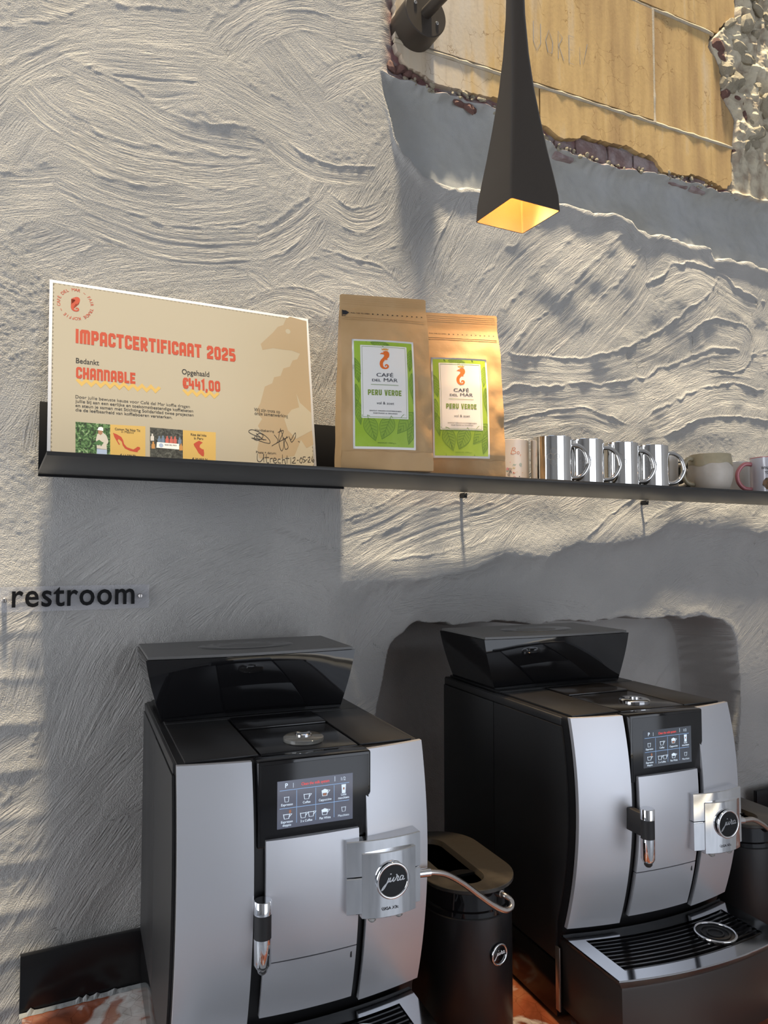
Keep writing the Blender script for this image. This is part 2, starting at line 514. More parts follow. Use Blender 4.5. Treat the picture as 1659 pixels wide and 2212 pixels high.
    SK = [ # (pixel path, width in m, pitch, amp, lip)
     (px((0,150),(110,95),(230,62),(360,55)), .10, .0075, .0007, .001),
     (px((0,250),(70,180),(180,130),(330,118)), .10, .0075, .0007, .001),
     (px((20,330),(110,225),(240,190),(400,180)), .09, .007, .0007, .001),
     (px((230,60),(330,62),(440,70)), .09, .006, .0005, .0006),
     (px((220,140),(330,150),(450,160)), .10, .006, .0006, .0006),
     (px((470,120),(520,70),(600,25),(680,10)), .10, .007, .0007, .0014),
     (px((520,110),(560,75),(640,45),(720,60)), .06, .006, .0006, .001),
     (px((60,190),(130,255),(250,310),(400,350)), .10, .0065, .0007, .001),
     (px((150,180),(260,230),(400,300),(560,330)), .11, .006, .0006, .001),
     (px((130,300),(260,360),(420,390),(590,380)), .12, .0065, .0006, .001),
     (px((120,390),(260,450),(420,470),(590,450)), .11, .0065, .0006, .001),
     (px((180,470),(320,520),(460,535),(580,530)), .09, .006, .0006, .001),
     (px((560,540),(640,500),(700,450),(735,390)), .10, .0065, .0007, .0012),
     (px((600,590),(650,560),(690,520),(720,470)), .07, .006, .0006, .0012),
     (px((580,300),(640,345),(700,370),(790,380)), .06, .006, .0007, .002),
     (px((700,440),(770,480),(830,460),(860,400)), .06, .005, .0006, .0012),
     (px((705,500),(780,530),(850,505),(900,450)), .06, .005, .0006, .001),
     (px((640,620),(700,590),(790,600),(860,640)), .08, .008, .0008, .0012),
     (px((690,560),(760,585),(820,600)), .06, .008, .0008, .0012),
     (px((560,660),(610,640),(680,655),(740,690)), .05, .005, .0006, .001),
     (px((690,880),(715,800),(740,720),(760,650)), .08, .0055, .0007, .0006),
     (px((870,480),(900,400),(960,390),(1010,420)), .06, .006, .0007, .0012),
     (px((880,560),(930,480),(1000,440),(1080,440)), .08, .007, .0008, .0014),
     (px((930,620),(960,540),(990,470),(1020,420)), .05, .008, .0008, .0024),
     (px((1040,700),(1090,620),(1170,540),(1270,480)), .12, .0075, .0008, .0016),
     (px((1060,770),(1140,680),(1230,590),(1340,510)), .13, .0075, .0008, .002),
     (px((1120,800),(1200,720),(1300,620),(1380,530)), .13, .008, .0008, .002),
     (px((1200,820),(1290,730),(1370,640),(1420,560)), .12, .008, .0008, .002),
     (px((1270,500),(1340,470),(1400,520),(1480,560)), .09, .009, .0009, .003),
     (px((1400,560),(1460,520),(1540,580),(1610,590)), .10, .010, .0010, .004),
     (px((1420,640),(1500,600),(1570,640),(1640,680)), .10, .010, .0010, .004),
     (px((1090,790),(1180,800),(1280,800),(1380,770)), .07, .009, .0008, .003),
     (px((1080,880),(1180,860),(1280,860),(1390,850)), .08, .010, .0009, .003),
     (px((1090,930),(1180,905),(1270,905),(1350,930)), .05, .009, .0009, .0025),
     (px((1360,780),(1440,740),(1500,700),(1560,640)), .09, .009, .0009, .003),
     (px((1380,860),(1470,820),(1550,790),(1640,800)), .10, .010, .0010, .003),
     (px((1500,740),(1550,710),(1610,730),(1600,780),(1530,780)), .06, .009, .0010, .003),
     (px((1400,930),(1480,890),(1560,860),(1650,870)), .08, .010, .0010, .003),
     (px((1440,960),(1500,930),(1570,920),(1655,930)), .06, .010, .0010, .003),
     (px((750,1160),(830,1130),(910,1090),(980,1060)), .09, .006, .0008, .001),
     (px((760,1240),(840,1190),(930,1150),(1020,1120)), .09, .007, .0009, .0014),
     (px((850,1235),(930,1225),(1010,1215),(1080,1190)), .07, .008, .0011, .0015),
     (px((1010,1130),(1070,1110),(1130,1080),(1180,1070)), .06, .007, .0009, .0012),
     (px((1280,1180),(1330,1130),(1390,1085),(1440,1070)), .06, .009, .0010, .003),
     (px((1400,1150),(1470,1110),(1550,1080),(1640,1070)), .07, .008, .0010, .0015),
     (px((110,1190),(220,1130),(330,1090),(430,1070)), .08, .006, .0007, .0008),
     (px((150,1270),(280,1180),(420,1130),(560,1090)), .10, .006, .0007, .0008),
     (px((250,1340),(380,1250),(520,1190),(680,1140)), .10, .006, .0007, .0008),
     (px((400,1340),(500,1270),(610,1230),(730,1210)), .09, .006, .0007, .0008),
     (px((480,1360),(540,1290),(620,1270),(700,1300)), .08, .005, .0007, .0008),
     (px((20,1560),(60,1440),(90,1360),(130,1290)), .07, .006, .0006, .0006),
     (px((110,1640),(150,1530),(200,1420),(260,1330)), .09, .006, .0007, .0008),
     (px((170,1700),(220,1590),(270,1500),(320,1390)), .08, .006, .0007, .0008),
     (px((60,1900),(130,1790),(210,1700),(290,1610)), .10, .0065, .0007, .0008),
     (px((30,2030),(90,1930),(150,1820),(220,1740)), .09, .0065, .0007, .0008),
     (px((120,2030),(180,1930),(240,1840),(300,1760)), .09, .0065, .0008, .0008),
     (px((200,2030),(240,1960),(290,1880),(330,1800)), .07, .0065, .0008, .0008),
     (px((760,1420),(800,1370),(840,1320),(870,1270)), .07, .006, .0007, .0012),
     (px((860,1320),(1000,1300),(1150,1310),(1300,1330)), .06, .006, .0006, .0006),
    ]
    for pts, w, pi_, am, lp in SK:
        stroke(pts, w, pi_, am, lp)
    # left edge: old brick courses under the plaster
    brick = np.exp(-((((Z-1.105) % .082)-.041)/.012)**2)
    h += .0016*brick*(1-sstep(.05, .2, X))*sstep(-.35, -.1, X)*(1-sstep(1.55, 1.75, Z))
    # sandy patch lower left of the upper wall
    sand = sstep(.62, .25, X)*sstep(2.3, 2.16, Z)*sstep(1.95, 2.05, Z)
    h += sand*(.00030*N(.007, 31)+.0003*N(.004, 32))
    A_m *= (1-.7*sand)
    # heavier daubed lumps on the lower right of the upper wall
    lump = sstep(.85, 1.35, X)*sstep(1.75, 1.85, Z)
    h += lump*(.005*N(.16, 41) + .0022*N(.055, 42))
    jag = .010*N(.045, 51) + .005*N(.016, 52)
    # the lintel turns back below the sunlit strip
    lx, lz = pxline(LIT_LOW)
    zl = np.interp(X, lx, lz) + jag*.5
    gate = sstep(.62, .74, X)
    drop = np.clip(zl - Z, 0, None)
    h -= gate*(.023*(1-np.exp(-drop/.030)))
    h += gate*.006*np.exp(-((Z-zl-.02)/.05)**2)
    h += (sstep(.55, .2, X))*-.010*sstep(1.5, .95, Z)
    # smooth band and the broken edge above it
    tx, tz = pxline(BAND_TOP); bx, bz = pxline(BAND_LOW)
    zt = np.interp(X, tx, tz) + jag*.5; zb = np.interp(X, bx, bz) + jag*.6
    gx = sstep(.755, .80, X + .3*jag)
    inband = gx*sstep(-.004, .008, Z-zb)*(1-sstep(-.006, .006, Z-zt))
    t = np.clip((Z-zb)/np.maximum(.02, zt-zb), 0, 1)
    bandh = -.020 - .010*np.sin(math.pi*np.clip(t, 0, 1)) + .012*np.clip((t-.75)/.25, 0, 1)**2 + .0022*N(.09, 61) + .0012*N(.03, 62) + .0004*N(.012, 63)
    h = h*(1-inband) + bandh*inband
    h += gx*.006*np.exp(-((Z-zb+.012)/.016)**2)*(1-inband)
    above = gx*sstep(-.004, .004, Z-zt)
    # rubble at the right, plain recess behind the scored panels
    rxl = [(1584,0),(1584,41),(1550,67),(1530,90),(1547,134),(1558,171),(1555,206),(1571,234),(1584,260),(1579,321),(1578,390)]
    rz = sorted([PW(*p)[::-1] for p in rxl]); rx_ = np.interp(Z, [a for a, b in rz], [b for a, b in rz])
    rub = above*sstep(-.002, .006, X-rx_+.3*jag)
    ridg = lambda sc, s_: 1-np.abs(N(sc, s_))*2
    rubh = .004 + .012*ridg(.085, 71) + .007*ridg(.034, 72) + .0028*N(.013, 73) + .0012*N(.006, 74)
    lowr = sstep(2.93, 2.86, Z)
    rubh = rubh*(1-.75*lowr)
    h = h*(1-above) + above*(-.016 + .003*N(.05, 81) + .002*N(.018, 82))
    h = h*(1-rub) + rub*rubh
    # crumbled lip of mortar along the edge
    lipm = gx*np.exp(-((Z-zt)/.011)**2)*(.3+.7*(N(.03, 83)*.5+.5))
    h += lipm*.018
    # niche behind the second machine
    nx = [(812,1600),(820,1540),(829,1505),(835,1470),(842,1430),(850,1395),(862,1368),(880,1352),(920,1349),(960,1346),(1100,1342),(1180,1346),(1240,1344),(1300,1338),(1420,1335),(1500,1333),(1560,1332),(1585,1340),(1597,1360),(1603,1390),(1608,1430),(1613,1480),(1615,1540),(1611,1600),(1606,1650),(1608,1700)]
    poly = np.array([PW(*p) for p in nx])
    left = poly[:7]; top = poly[7:17]; right = poly[16:]
    lz_ = np.interp(Z, left[:, 1], left[:, 0]); rz_ = np.interp(Z, right[::-1, 1], right[::-1, 0])
    tz_ = np.interp(X, top[:, 0], top[:, 1]) + .007*N(.06, 92) + .003*N(.02, 93)
    dd = np.minimum(np.minimum(X-lz_-.003*N(.05, 94), rz_-X+.003*N(.16, 95)), tz_-Z)
    # rounded upper corners
    cr = .07
    cl = np.hypot(np.clip(lz_+cr-X, 0, None), np.clip(Z-(tz_-cr), 0, None)); dd = np.where((X < lz_+cr) & (Z > tz_-cr), np.minimum(dd, cr-cl), dd)
    crr = np.hypot(np.clip(X-(rz_-cr), 0, None), np.clip(Z-(tz_-cr), 0, None)); dd = np.where((X > rz_-cr) & (Z > tz_-cr), np.minimum(dd, cr-crr), dd)
    inn = sstep(0, .011, dd)
    h = h*(1-inn) + inn*(-.235 + .004*N(.2, 96) + .0012*N(.04, 97) + .0005*N(.012, 98))
    lipn = np.exp(-((dd+.012)/.016)**2)*sstep(.01, -.004, dd)*(Z > 1.2)
    h += .0028*lipn*(.5+.5*N(.07, 99))
    # fade relief outside the detailed area
    fade = sstep(-.62, -.5, X)*sstep(2.75, 2.35, X)
    h = h*np.where(inn > 0, 1, fade)
    nX, nZ = X.shape
    co = np.empty((nX*nZ, 3), np.float32)
    co[:, 0] = X.ravel(); co[:, 1] = -h.ravel(); co[:, 2] = Z.ravel()
    ii, jj = np.meshgrid(np.arange(nX-1), np.arange(nZ-1), indexing='ij')
    a = (ii*nZ+jj).ravel()
    quads = np.stack([a, a+nZ, a+nZ+1, a+1], 1).astype(np.int32)
    me = bpy.data.meshes.new('wall_back')
    me.vertices.add(len(co)); me.vertices.foreach_set('co', co.ravel())
    me.loops.add(quads.size); me.loops.foreach_set('vertex_index', quads.ravel())
    me.polygons.add(len(quads))
    me.polygons.foreach_set('loop_start', np.arange(0, quads.size, 4, dtype=np.int32))
    me.polygons.foreach_set('use_smooth', np.ones(len(quads), bool))
    me.update(calc_edges=True)
    att = me.color_attributes.new('zones', 'FLOAT_COLOR', 'POINT')
    colr = np.ones((nX*nZ, 4), np.float32)
    colr[:, 0] = np.clip(rub, 0, 1).ravel()                                       # rubble
    redz = above*(1-rub)
    colr[:, 1] = np.clip(redz, 0, 1).ravel()                                      # broken brick showing
    colr[:, 2] = np.clip(inband, 0, 1).ravel()                                    # smooth band
    att.data.foreach_set('color', colr.ravel())
    cb = me.attributes.new('comb', 'FLOAT_VECTOR', 'POINT')
    cv = np.stack([A_t.ravel(), A_s.ravel(), A_i.ravel()], 1).astype(np.float32)
    cb.data.foreach_set('vector', cv.ravel())
    cmk = me.attributes.new('comb_mask', 'FLOAT', 'POINT')
    plain = np.clip(inband+above+inn, 0, 1)
    cmk.data.foreach_set('value', (A_m*(1-plain)).astype(np.float32).ravel())
    gr = me.attributes.new('grain', 'FLOAT', 'POINT')
    gr.data.foreach_set('value', np.clip((1-.6*A_m)*(1-.6*inband)*(1+1.2*sand), 0, 3).astype(np.float32).ravel())
    return me

def wall_material():
    m = bpy.data.materials.new('trowelled_plaster')
    m.use_nodes = True
    nt = m.node_tree; L = nt.links
    b = nt.nodes['Principled BSDF']; b.inputs['Roughness'].default_value = 0.92; b.inputs['Specular IOR Level'].default_value = 0.15
    tc = nt.nodes.new('ShaderNodeTexCoord')
    at = nt.nodes.new('ShaderNodeVertexColor'); at.layer_name = 'zones'
    sp = nt.nodes.new('ShaderNodeSeparateColor'); L.new(at.outputs['Color'], sp.inputs['Color'])
    def noise(scale, det=4):
        n = nt.nodes.new('ShaderNodeTexNoise'); n.inputs['Scale'].default_value = scale; n.inputs['Detail'].default_value = det
        L.new(tc.outputs['Object'], n.inputs['Vector']); return n
    def ramp(src, p0, c0, p1, c1):
        r = nt.nodes.new('ShaderNodeValToRGB')
        r.color_ramp.elements[0].position = p0; r.color_ramp.elements[0].color = c0 + (1,)
        r.color_ramp.elements[1].position = p1; r.color_ramp.elements[1].color = c1 + (1,)
        L.new(src, r.inputs['Fac']); return r
    def mix(fac, a, c):
        x = nt.nodes.new('ShaderNodeMix'); x.data_type = 'RGBA'
        L.new(fac, x.inputs[0]); L.new(a, x.inputs[6]); L.new(c, x.inputs[7]); return x.outputs[2]
    base = ramp(noise(4).outputs['Fac'], .35, (.425, .415, .40), .68, (.485, .47, .45))
    rubc = ramp(noise(26, 6).outputs['Fac'], .36, (.40, .33, .25), .55, (.62, .56, .43))
    redc = ramp(noise(20, 5).outputs['Fac'], .44, (.30, .27, .27), .60, (.24, .13, .13))
    band = ramp(noise(7, 5).outputs['Fac'], .35, (.37, .37, .35), .7, (.43, .44, .445))
    c = mix(sp.outputs['Blue'], base.outputs['Color'], band.outputs['Color'])
    c = mix(sp.outputs['Green'], c, redc.outputs['Color'])
    c = mix(sp.outputs['Red'], c, rubc.outputs['Color'])
    L.new(c, b.inputs['Base Color'])
    def attr(nm):
        a_ = nt.nodes.new('ShaderNodeAttribute'); a_.attribute_name = nm; return a_
    # fine comb lines follow each trowel stroke
    mp = nt.nodes.new('ShaderNodeMapping'); mp.inputs['Scale'].default_value = (310, 34, 7.31)
    L.new(attr('comb').outputs['Vector'], mp.inputs['Vector'])
    cn = nt.nodes.new('ShaderNodeTexNoise'); cn.inputs['Scale'].default_value = 1.0; cn.inputs['Detail'].default_value = 3.0; cn.inputs['Roughness'].default_value = .55
    L.new(mp.outputs['Vector'], cn.inputs['Vector'])
    sb = nt.nodes.new('ShaderNodeMath'); sb.operation = 'SUBTRACT'; sb.inputs[1].default_value = .5; L.new(cn.outputs['Fac'], sb.inputs[0])
    mu = nt.nodes.new('ShaderNodeMath'); mu.operation = 'MULTIPLY'; L.new(sb.outputs[0], mu.inputs[0]); L.new(attr('comb_mask').outputs['Fac'], mu.inputs[1])
    b1 = nt.nodes.new('ShaderNodeBump'); b1.inputs['Strength'].default_value = 1.0; b1.inputs['Distance'].default_value = 0.0036
    L.new(mu.outputs[0], b1.inputs['Height'])
    n1 = noise(430, 4)
    s2 = nt.nodes.new('ShaderNodeMath'); s2.operation = 'SUBTRACT'; s2.inputs[1].default_value = .5; L.new(n1.outputs['Fac'], s2.inputs[0])
    m2 = nt.nodes.new('ShaderNodeMath'); m2.operation = 'MULTIPLY'; L.new(s2.outputs[0], m2.inputs[0]); L.new(attr('grain').outputs['Fac'], m2.inputs[1])
    bp = nt.nodes.new('ShaderNodeBump'); bp.inputs['Strength'].default_value = 1.0; bp.inputs['Distance'].default_value = 0.0022
    L.new(m2.outputs[0], bp.inputs['Height']); L.new(b1.outputs['Normal'], bp.inputs['Normal'])
    L.new(bp.outputs['Normal'], b.inputs['Normal'])
    return m
M['plaster'] = wall_material()
wall = link('wall_back', build_wall(), M['plaster'])
tag(wall, 'grey white roughly trowelled plaster wall behind the coffee machines', kind='structure')

M['roompaint'] = mat('room_paint', (0.50, 0.49, 0.48), 0.9, var=(2, (0.55, 0.54, 0.53), 0.4, 0.7))
M['floorwood'] = mat('polished_concrete_floor', (0.36, 0.37, 0.39), 0.35, var=(3, (0.44, 0.45, 0.47), 0.4, 0.6))
def room_part(name, label, boxes, m):
    bm = bmesh.new()
    for q in boxes: bm_box(bm, *q)
    o = from_bm(name, bm, m)
    tag(o, label, kind='structure')
    return o
room_part('floor', 'polished grey concrete floor of the room', [(-3.1, 3.9, -4.6, 0.3, -0.1, 0)], M['floorwood'])
# ceiling with a skylight slot along the plaster wall
SLOT = 0.345
room_part('ceiling', 'white ceiling with a skylight slot along the plaster wall', [(-3.1, 3.9, -4.6, -SLOT, 3.92, 4.02), (-3.1, -.6, -SLOT, 0.3, 3.92, 4.02), (3.3, 3.9, -SLOT, 0.3, 3.92, 4.02)], M['roompaint'])
room_part('wall_rear', 'painted wall behind the photographer with a wide window', [(-3.1, .5, -4.6, -4.5, 0, 3.92), (3.5, 3.9, -4.6, -4.5, 0, 3.92), (.5, 3.5, -4.6, -4.5, 0, .08), (.5, 3.5, -4.6, -4.5, 2.95, 3.92)], M['roompaint'])
room_part('wall_left', 'painted side wall with a window', [(-3.1, -3.0, -4.6, -1.75, 0, 3.92), (-3.1, -3.0, -.15, 0.3, 0, 3.92), (-3.1, -3.0, -1.75, -.15, 0, .8), (-3.1, -3.0, -1.75, -.15, 3.0, 3.92)], M['roompaint'])
room_part('wall_right', 'plain painted side wall', [(3.8, 3.9, -4.6, 0.3, 0, 3.92)], M['roompaint'])
# ------------------------------------------------------------------ old scored render panels, joints, bricks and stones in the upper corner
def tan_material():
    m = bpy.data.materials.new('ochre_stained_render')
    m.use_nodes = True
    nt = m.node_tree; L = nt.links
    b = nt.nodes['Principled BSDF']; b.inputs['Roughness'].default_value = 0.9; b.inputs['Specular IOR Level'].default_value = 0.15
    tc = nt.nodes.new('ShaderNodeTexCoord')
    def noise(scale, sc=(1, 1, 1), det=5):
        mp = nt.nodes.new('ShaderNodeMapping'); mp.inputs['Scale'].default_value = sc
        L.new(tc.outputs['Object'], mp.inputs['Vector'])
        n = nt.nodes.new('ShaderNodeTexNoise'); n.inputs['Scale'].default_value = scale; n.inputs['Detail'].default_value = det
        L.new(mp.outputs['Vector'], n.inputs['Vector']); return n
    def ramp(src, stops):
        r = nt.nodes.new('ShaderNodeValToRGB')
        for k, (p, c) in enumerate(stops):
            e = r.color_ramp.elements[k] if k < 2 else r.color_ramp.elements.new(p)
            e.position = p; e.color = c + (1,)
        L.new(src, r.inputs['Fac']); return r.outputs['Color']
    # stains run down the wall, stronger towards the middle of the panel
    streak = noise(15, (1, 1, .12), 8)
    blot = noise(3.2)
    gx = nt.nodes.new('ShaderNodeSeparateXYZ'); L.new(tc.outputs['Object'], gx.inputs[0])
    mr = nt.nodes.new('ShaderNodeMapRange'); mr.inputs[1].default_value = 0.85; mr.inputs[2].default_value = 1.35; mr.inputs[3].default_value = -.28; mr.inputs[4].default_value = .10
    L.new(gx.outputs['X'], mr.inputs[0])
    ad = nt.nodes.new('ShaderNodeMath'); ad.operation = 'ADD'; L.new(streak.outputs['Fac'], ad.inputs[0]); L.new(mr.outputs[0], ad.inputs[1])
    ad2 = nt.nodes.new('ShaderNodeMath'); ad2.operation = 'MULTIPLY_ADD'; ad2.inputs[1].default_value = .5; L.new(blot.outputs['Fac'], ad2.inputs[0]); L.new(ad.outputs[0], ad2.inputs[2])
    col = ramp(ad2.outputs[0], [(.40, (.62, .55, .46)), (.60, (.63, .52, .38)), (.76, (.62, .43, .20)), (.98, (.45, .30, .15))])
    n2 = noise(26, (1, 1, .10), 8)
    dirt = ramp(n2.outputs['Fac'], [(.28, (.70, .66, .63)), (.45, (1, 1, 1))])
    mx = nt.nodes.new('ShaderNodeMix'); mx.data_type = 'RGBA'; mx.blend_type = 'MULTIPLY'; mx.inputs[0].default_value = .8
    L.new(col, mx.inputs[6]); L.new(dirt, mx.inputs[7])
    L.new(mx.outputs[2], b.inputs['Base Color'])
    vo = nt.nodes.new('ShaderNodeTexVoronoi'); vo.feature = 'DISTANCE_TO_EDGE'; vo.inputs['Scale'].default_value = 13
    nw = noise(22, (1, 1, 1), 3); vm = nt.nodes.new('ShaderNodeMix'); vm.data_type = 'VECTOR'; vm.inputs[0].default_value = .07
    L.new(tc.outputs['Object'], vm.inputs[4]); L.new(nw.outputs['Color'], vm.inputs[5]); L.new(vm.outputs[1], vo.inputs['Vector'])
    ck = ramp(vo.outputs['Distance'], [(.0, (.55, .48, .42)), (.012, (1, 1, 1))])
    pt = noise(5); pm_ = ramp(pt.outputs['Fac'], [(.48, (0, 0, 0)), (.56, (1, 1, 1))])
    cx_ = nt.nodes.new('ShaderNodeMix'); cx_.data_type = 'RGBA'; cx_.blend_type = 'MULTIPLY'
    L.new(pm_, cx_.inputs[0]); L.new(mx.outputs[2], cx_.inputs[6]); L.new(ck, cx_.inputs[7])
    L.new(cx_.outputs[2], b.inputs['Base Color'])
    n3 = noise(160, (1, 1, .6), 5)
    bp = nt.nodes.new('ShaderNodeBump'); bp.inputs['Strength'].default_value = 0.3; bp.inputs['Distance'].default_value = 0.0012
    L.new(n3.outputs['Fac'], bp.inputs['Height']); L.new(bp.outputs['Normal'], b.inputs['Normal'])
    return m
M['tan'] = tan_material()
M['bead'] = mat('joint_mortar', (.56, .49, .38), .95, bump=(260, .5, .001), var=(30, (.50, .42, .30), .4, .6))
M['brick'] = mat('broken_brick', (.22, .15, .145), .95, bump=(130, .8, .004), var=(24, (.34, .28, .28), .42, .62))
M['brickred'] = mat('red_brick', (.30, .12, .10), .95, bump=(160, .9, .005), var=(40, (.48, .38, .33), .46, .66))
M['stone'] = mat('rubble_mortar', (.62, .56, .42), .95, bump=(190, .9, .003), var=(22, (.45, .36, .26), .48, .70))

def jitter_outline(pts, step=.012, amp=.003, seed=3):
    rs = random.Random(seed)
    out = []
    n = len(pts)
    for i in range(n):
        a, b, rough = pts[i][0], pts[(i+1) % n][0], pts[i][1]
        d = math.hypot(b[0]-a[0], b[1]-a[1])
        k = max(1, int(d/step)) if rough else 1
        for q in range(k):
            t = q/k
            j = amp if (rough and q > 0) else 0
            out.append((a[0]+(b[0]-a[0])*t + rs.uniform(-j, j), a[1]+(b[1]-a[1])*t + rs.uniform(-j, j)))
    return out
def slab(name, outline, y_front, y_back, m, parent, bev=.0025):
    bm = bmesh.new()
    vs_ = [bm.verts.new((p[0], y_front, p[1])) for p in outline]
    vb_ = [bm.verts.new((p[0], y_back, p[1])) for p in outline]
    for tri in tessellate_polygon([[Vector((p[0], p[1], 0)) for p in outline]]):
        bm.faces.new([vs_[i] for i in tri]); bm.faces.new([vb_[i] for i in reversed(tri)])
    for i in range(len(vs_)):
        j = (i+1) % len(vs_); bm.faces.new((vs_[i], vs_[j], vb_[j], vb_[i]))
    return from_bm(name, bm, m, parent)
def line_z(a, b, x):
    (x0, z0), (x1, z1) = PW(*a), PW(*b)
    return z0 + (z1-z0)*(x-x0)/(x1-x0)
JA = ((937, 114), (1578, 319)); JB = ((1369, 2), (1534, 72))
XV = PW(1411, 150)[0]; BEAD = .0065
X0 = PW(852, 60)[0]; XR = PW(1583, 300)[0]
tb = [PW(*p) for p in TAN_BOTTOM]
za = lambda x: line_z(*JA, x); zb_ = lambda x: line_z(*JB, x)
right_low = [PW(*p) for p in ((1569,408),(1580,390),(1578,356),(1579,325))]
right_mid = [PW(*p) for p in ((1582,300),(1584,262),(1571,234),(1555,206),(1558,171),(1547,134),(1528,102),(1532,80))]
right_top = [PW(*p) for p in ((1550,67),(1565,50),(1584,41),(1584,0))]
TOPZ = 3.62
# lowest course (below joint A), split in two, then the middle course, then the top one
xm = PW(1165, 240)[0]
low = [(p, True) for p in tb if p[0] > X0]
lowA = [(p, True) for p in tb if X0 < p[0] < xm-.002] + [((xm-.002, PW(1165, 268)[1]), False), ((xm-.002, za(xm)-BEAD), False), ((X0, za(X0)-BEAD), True)]
lowB = [((xm+.002, PW(1165, 268)[1]), True)] + [(p, True) for p in tb if p[0] > xm+.002] + [(p, True) for p in right_low] + [((right_low[-1][0], za(right_low[-1][0])-BEAD), False), ((xm+.002, za(xm)-BEAD), False)]
midA = [((X0, za(X0)+BEAD), False), ((XV-BEAD*.8, za(XV)+BEAD), False), ((XV-BEAD*.8, zb_(XV)-BEAD), False), ((X0, zb_(XV)-BEAD-.004), True)]
xe = right_mid[-1][0]
midB = [((XV+BEAD*.8, za(XV)+BEAD), False), ((right_mid[0][0], za(right_mid[0][0])+BEAD), True)] + [(p, True) for p in right_mid[1:-1]] + [((xe, zb_(xe)-BEAD), False), ((XV+BEAD*.8, zb_(XV)-BEAD), False)]
topA = [((X0, zb_(XV)+BEAD), False), ((1.30, zb_(1.30)+BEAD), False), ((1.30, TOPZ), False), ((X0, TOPZ), True)]
topB = [((1.304, zb_(1.304)+BEAD), False), ((right_top[0][0], zb_(right_top[0][0])+BEAD), True)] + [(p, True) for p in right_top] + [((right_top[-1][0], TOPZ), False), ((1.304, TOPZ), False)]
for k, ol in enumerate((lowA, lowB, midA, midB, topA, topB)):
    slab('render_block', jitter_outline(ol, .009, .0035, 20+k), -.0015 - .0012*(k % 3), .03, M['tan'], wall)
def bead(name, a, b, seed):
    rs = random.Random(seed)
    n = max(6, int(math.hypot(b[0]-a[0], b[1]-a[1])/.02))
    pts = [(a[0]+(b[0]-a[0])*i/n, .0015+rs.uniform(-.0008, .0008), a[1]+(b[1]-a[1])*i/n+rs.uniform(-.0008, .0008)) for i in range(n+1)]
    tube(name, pts, [BEAD*rs.uniform(.85, 1.1) for _ in pts], M['bead'], wall, 8)
bead('joint_bead', (X0, za(X0)), (XR, za(XR)), 1)
bead('joint_bead', (X0, zb_(X0)), (1.9, zb_(1.9)), 2)
bead('joint_bead', (XV, za(XV)), (XV, zb_(XV)), 3)
# pencil scribble on the render: faint capital letters
gx0, gz0 = PW(1150, 108); gx1, gz1 = PW(1266, 104)
gv = fit_text('UOREN', gx0, gx1, gz0, .028)
M['pencil'] = mat('pencil_grey', (.36, .35, .34), .9)
def thin_strokes(x0, x1, z0, hgt):
    st = [[(0,1),(0,.3),(.06,0),(.13,.3),(.13,1)], [(.26,.1),(.22,.5),(.28,.9),(.35,.5),(.33,.1),(.26,.1)], [(.45,0),(.45,1),(.53,.8),(.46,.5),(.55,0)], [(.74,1),(.65,1),(.65,0),(.74,0)], [(.65,.5),(.72,.5)], [(.86,.1),(.85,.75),(.92,.15),(1.0,.95)]]
    polys = []
    for s_ in st:
        polys += [[(x0+(x1-x0)*a, z0+hgt*b) for a, b in q] for q in ribbon([(p[0], p[1]) for p in s_], .012)]
    return polys
flat('pencil_scribble', thin_strokes(gx0, gx1, gz0, gz1-gz0+.012), lambda a, b: (a, -.0046, b), M['pencil'], wall)

def rock(seed, r=1.0, sub=2, sq=(1, .6, .8)):
    rs = random.Random(seed)
    bm = bmesh.new()
    bmesh.ops.create_icosphere(bm, subdivisions=sub, radius=1)
    dirs = [Vector((rs.gauss(0, 1), rs.gauss(0, 1), rs.gauss(0, 1))).normalized() for _ in range(9)]
    cut = [rs.uniform(.55, .9) for _ in dirs]
    for v in bm.verts:
        d = v.co.normalized()
        k = 1.0
        for q, c in zip(dirs, cut):
            t = d.dot(q)
            if t > 0: k = min(k, c/t)
        v.co = Vector((d.x*sq[0], d.y*sq[1], d.z*sq[2]))*k*rs.uniform(.96, 1.04)
    me = bpy.data.meshes.new('stone')
    bm.to_mesh(me); bm.free()
    return me
rock_me = [rock(s, 1, 2, q) for s, q in ((1, (1, .55, .7)), (2, (.9, .6, 1)), (3, (1, .5, .6)), (4, (.8, .6, .8)), (5, (1, .6, .9)))]
for me_ in rock_me: me_.materials.append(M['stone'])
red_me = [m_.copy() for m_ in rock_me[:3]]
for me_ in red_me: me_.materials.clear(); me_.materials.append(M['brickred'])
rs = random.Random(5)
edge = sorted([PW(*p)[::-1] for p in ((1584,0),(1550,67),(1530,95),(1547,134),(1558,171),(1555,206),(1571,234),(1584,260),(1579,321),(1578,390))])
def edge_x(z):
    for (z0, x0), (z1, x1) in zip(edge[:-1], edge[1:]):
        if z0 <= z <= z1: return x0+(x1-x0)*(z-z0)/(z1-z0)
    return edge[-1][1] if z > edge[-1][0] else edge[0][1]
def place_rock(me_, x, y, z, s, nm='stone'):
    o = link(nm, me_, None, wall)
    o.location = (x, y, z); o.scale = (s, s, s); o.rotation_euler = (rs.uniform(-.5, .5), rs.uniform(-.6, .6), rs.uniform(-.5, .5))
for k in range(95):
    z = rs.uniform(2.955, 3.52); x = edge_x(z) + rs.uniform(.012, .40)
    place_rock(rs.choice(rock_me), x, rs.uniform(-.014, .004), z, rs.choice((.014, .018, .024, .032, .042)))
for (u, v, s) in ((1543,100,.035),(1552,122,.03),(1562,205,.03),(1590,215,.028),(1560,180,.022),(1574,190,.026),(1583,330,.02),(1600,250,.022)):
    x, z = PW(u, v); place_rock(rs.choice(red_me), x+.01, .0, z, s, 'brick_fragment')
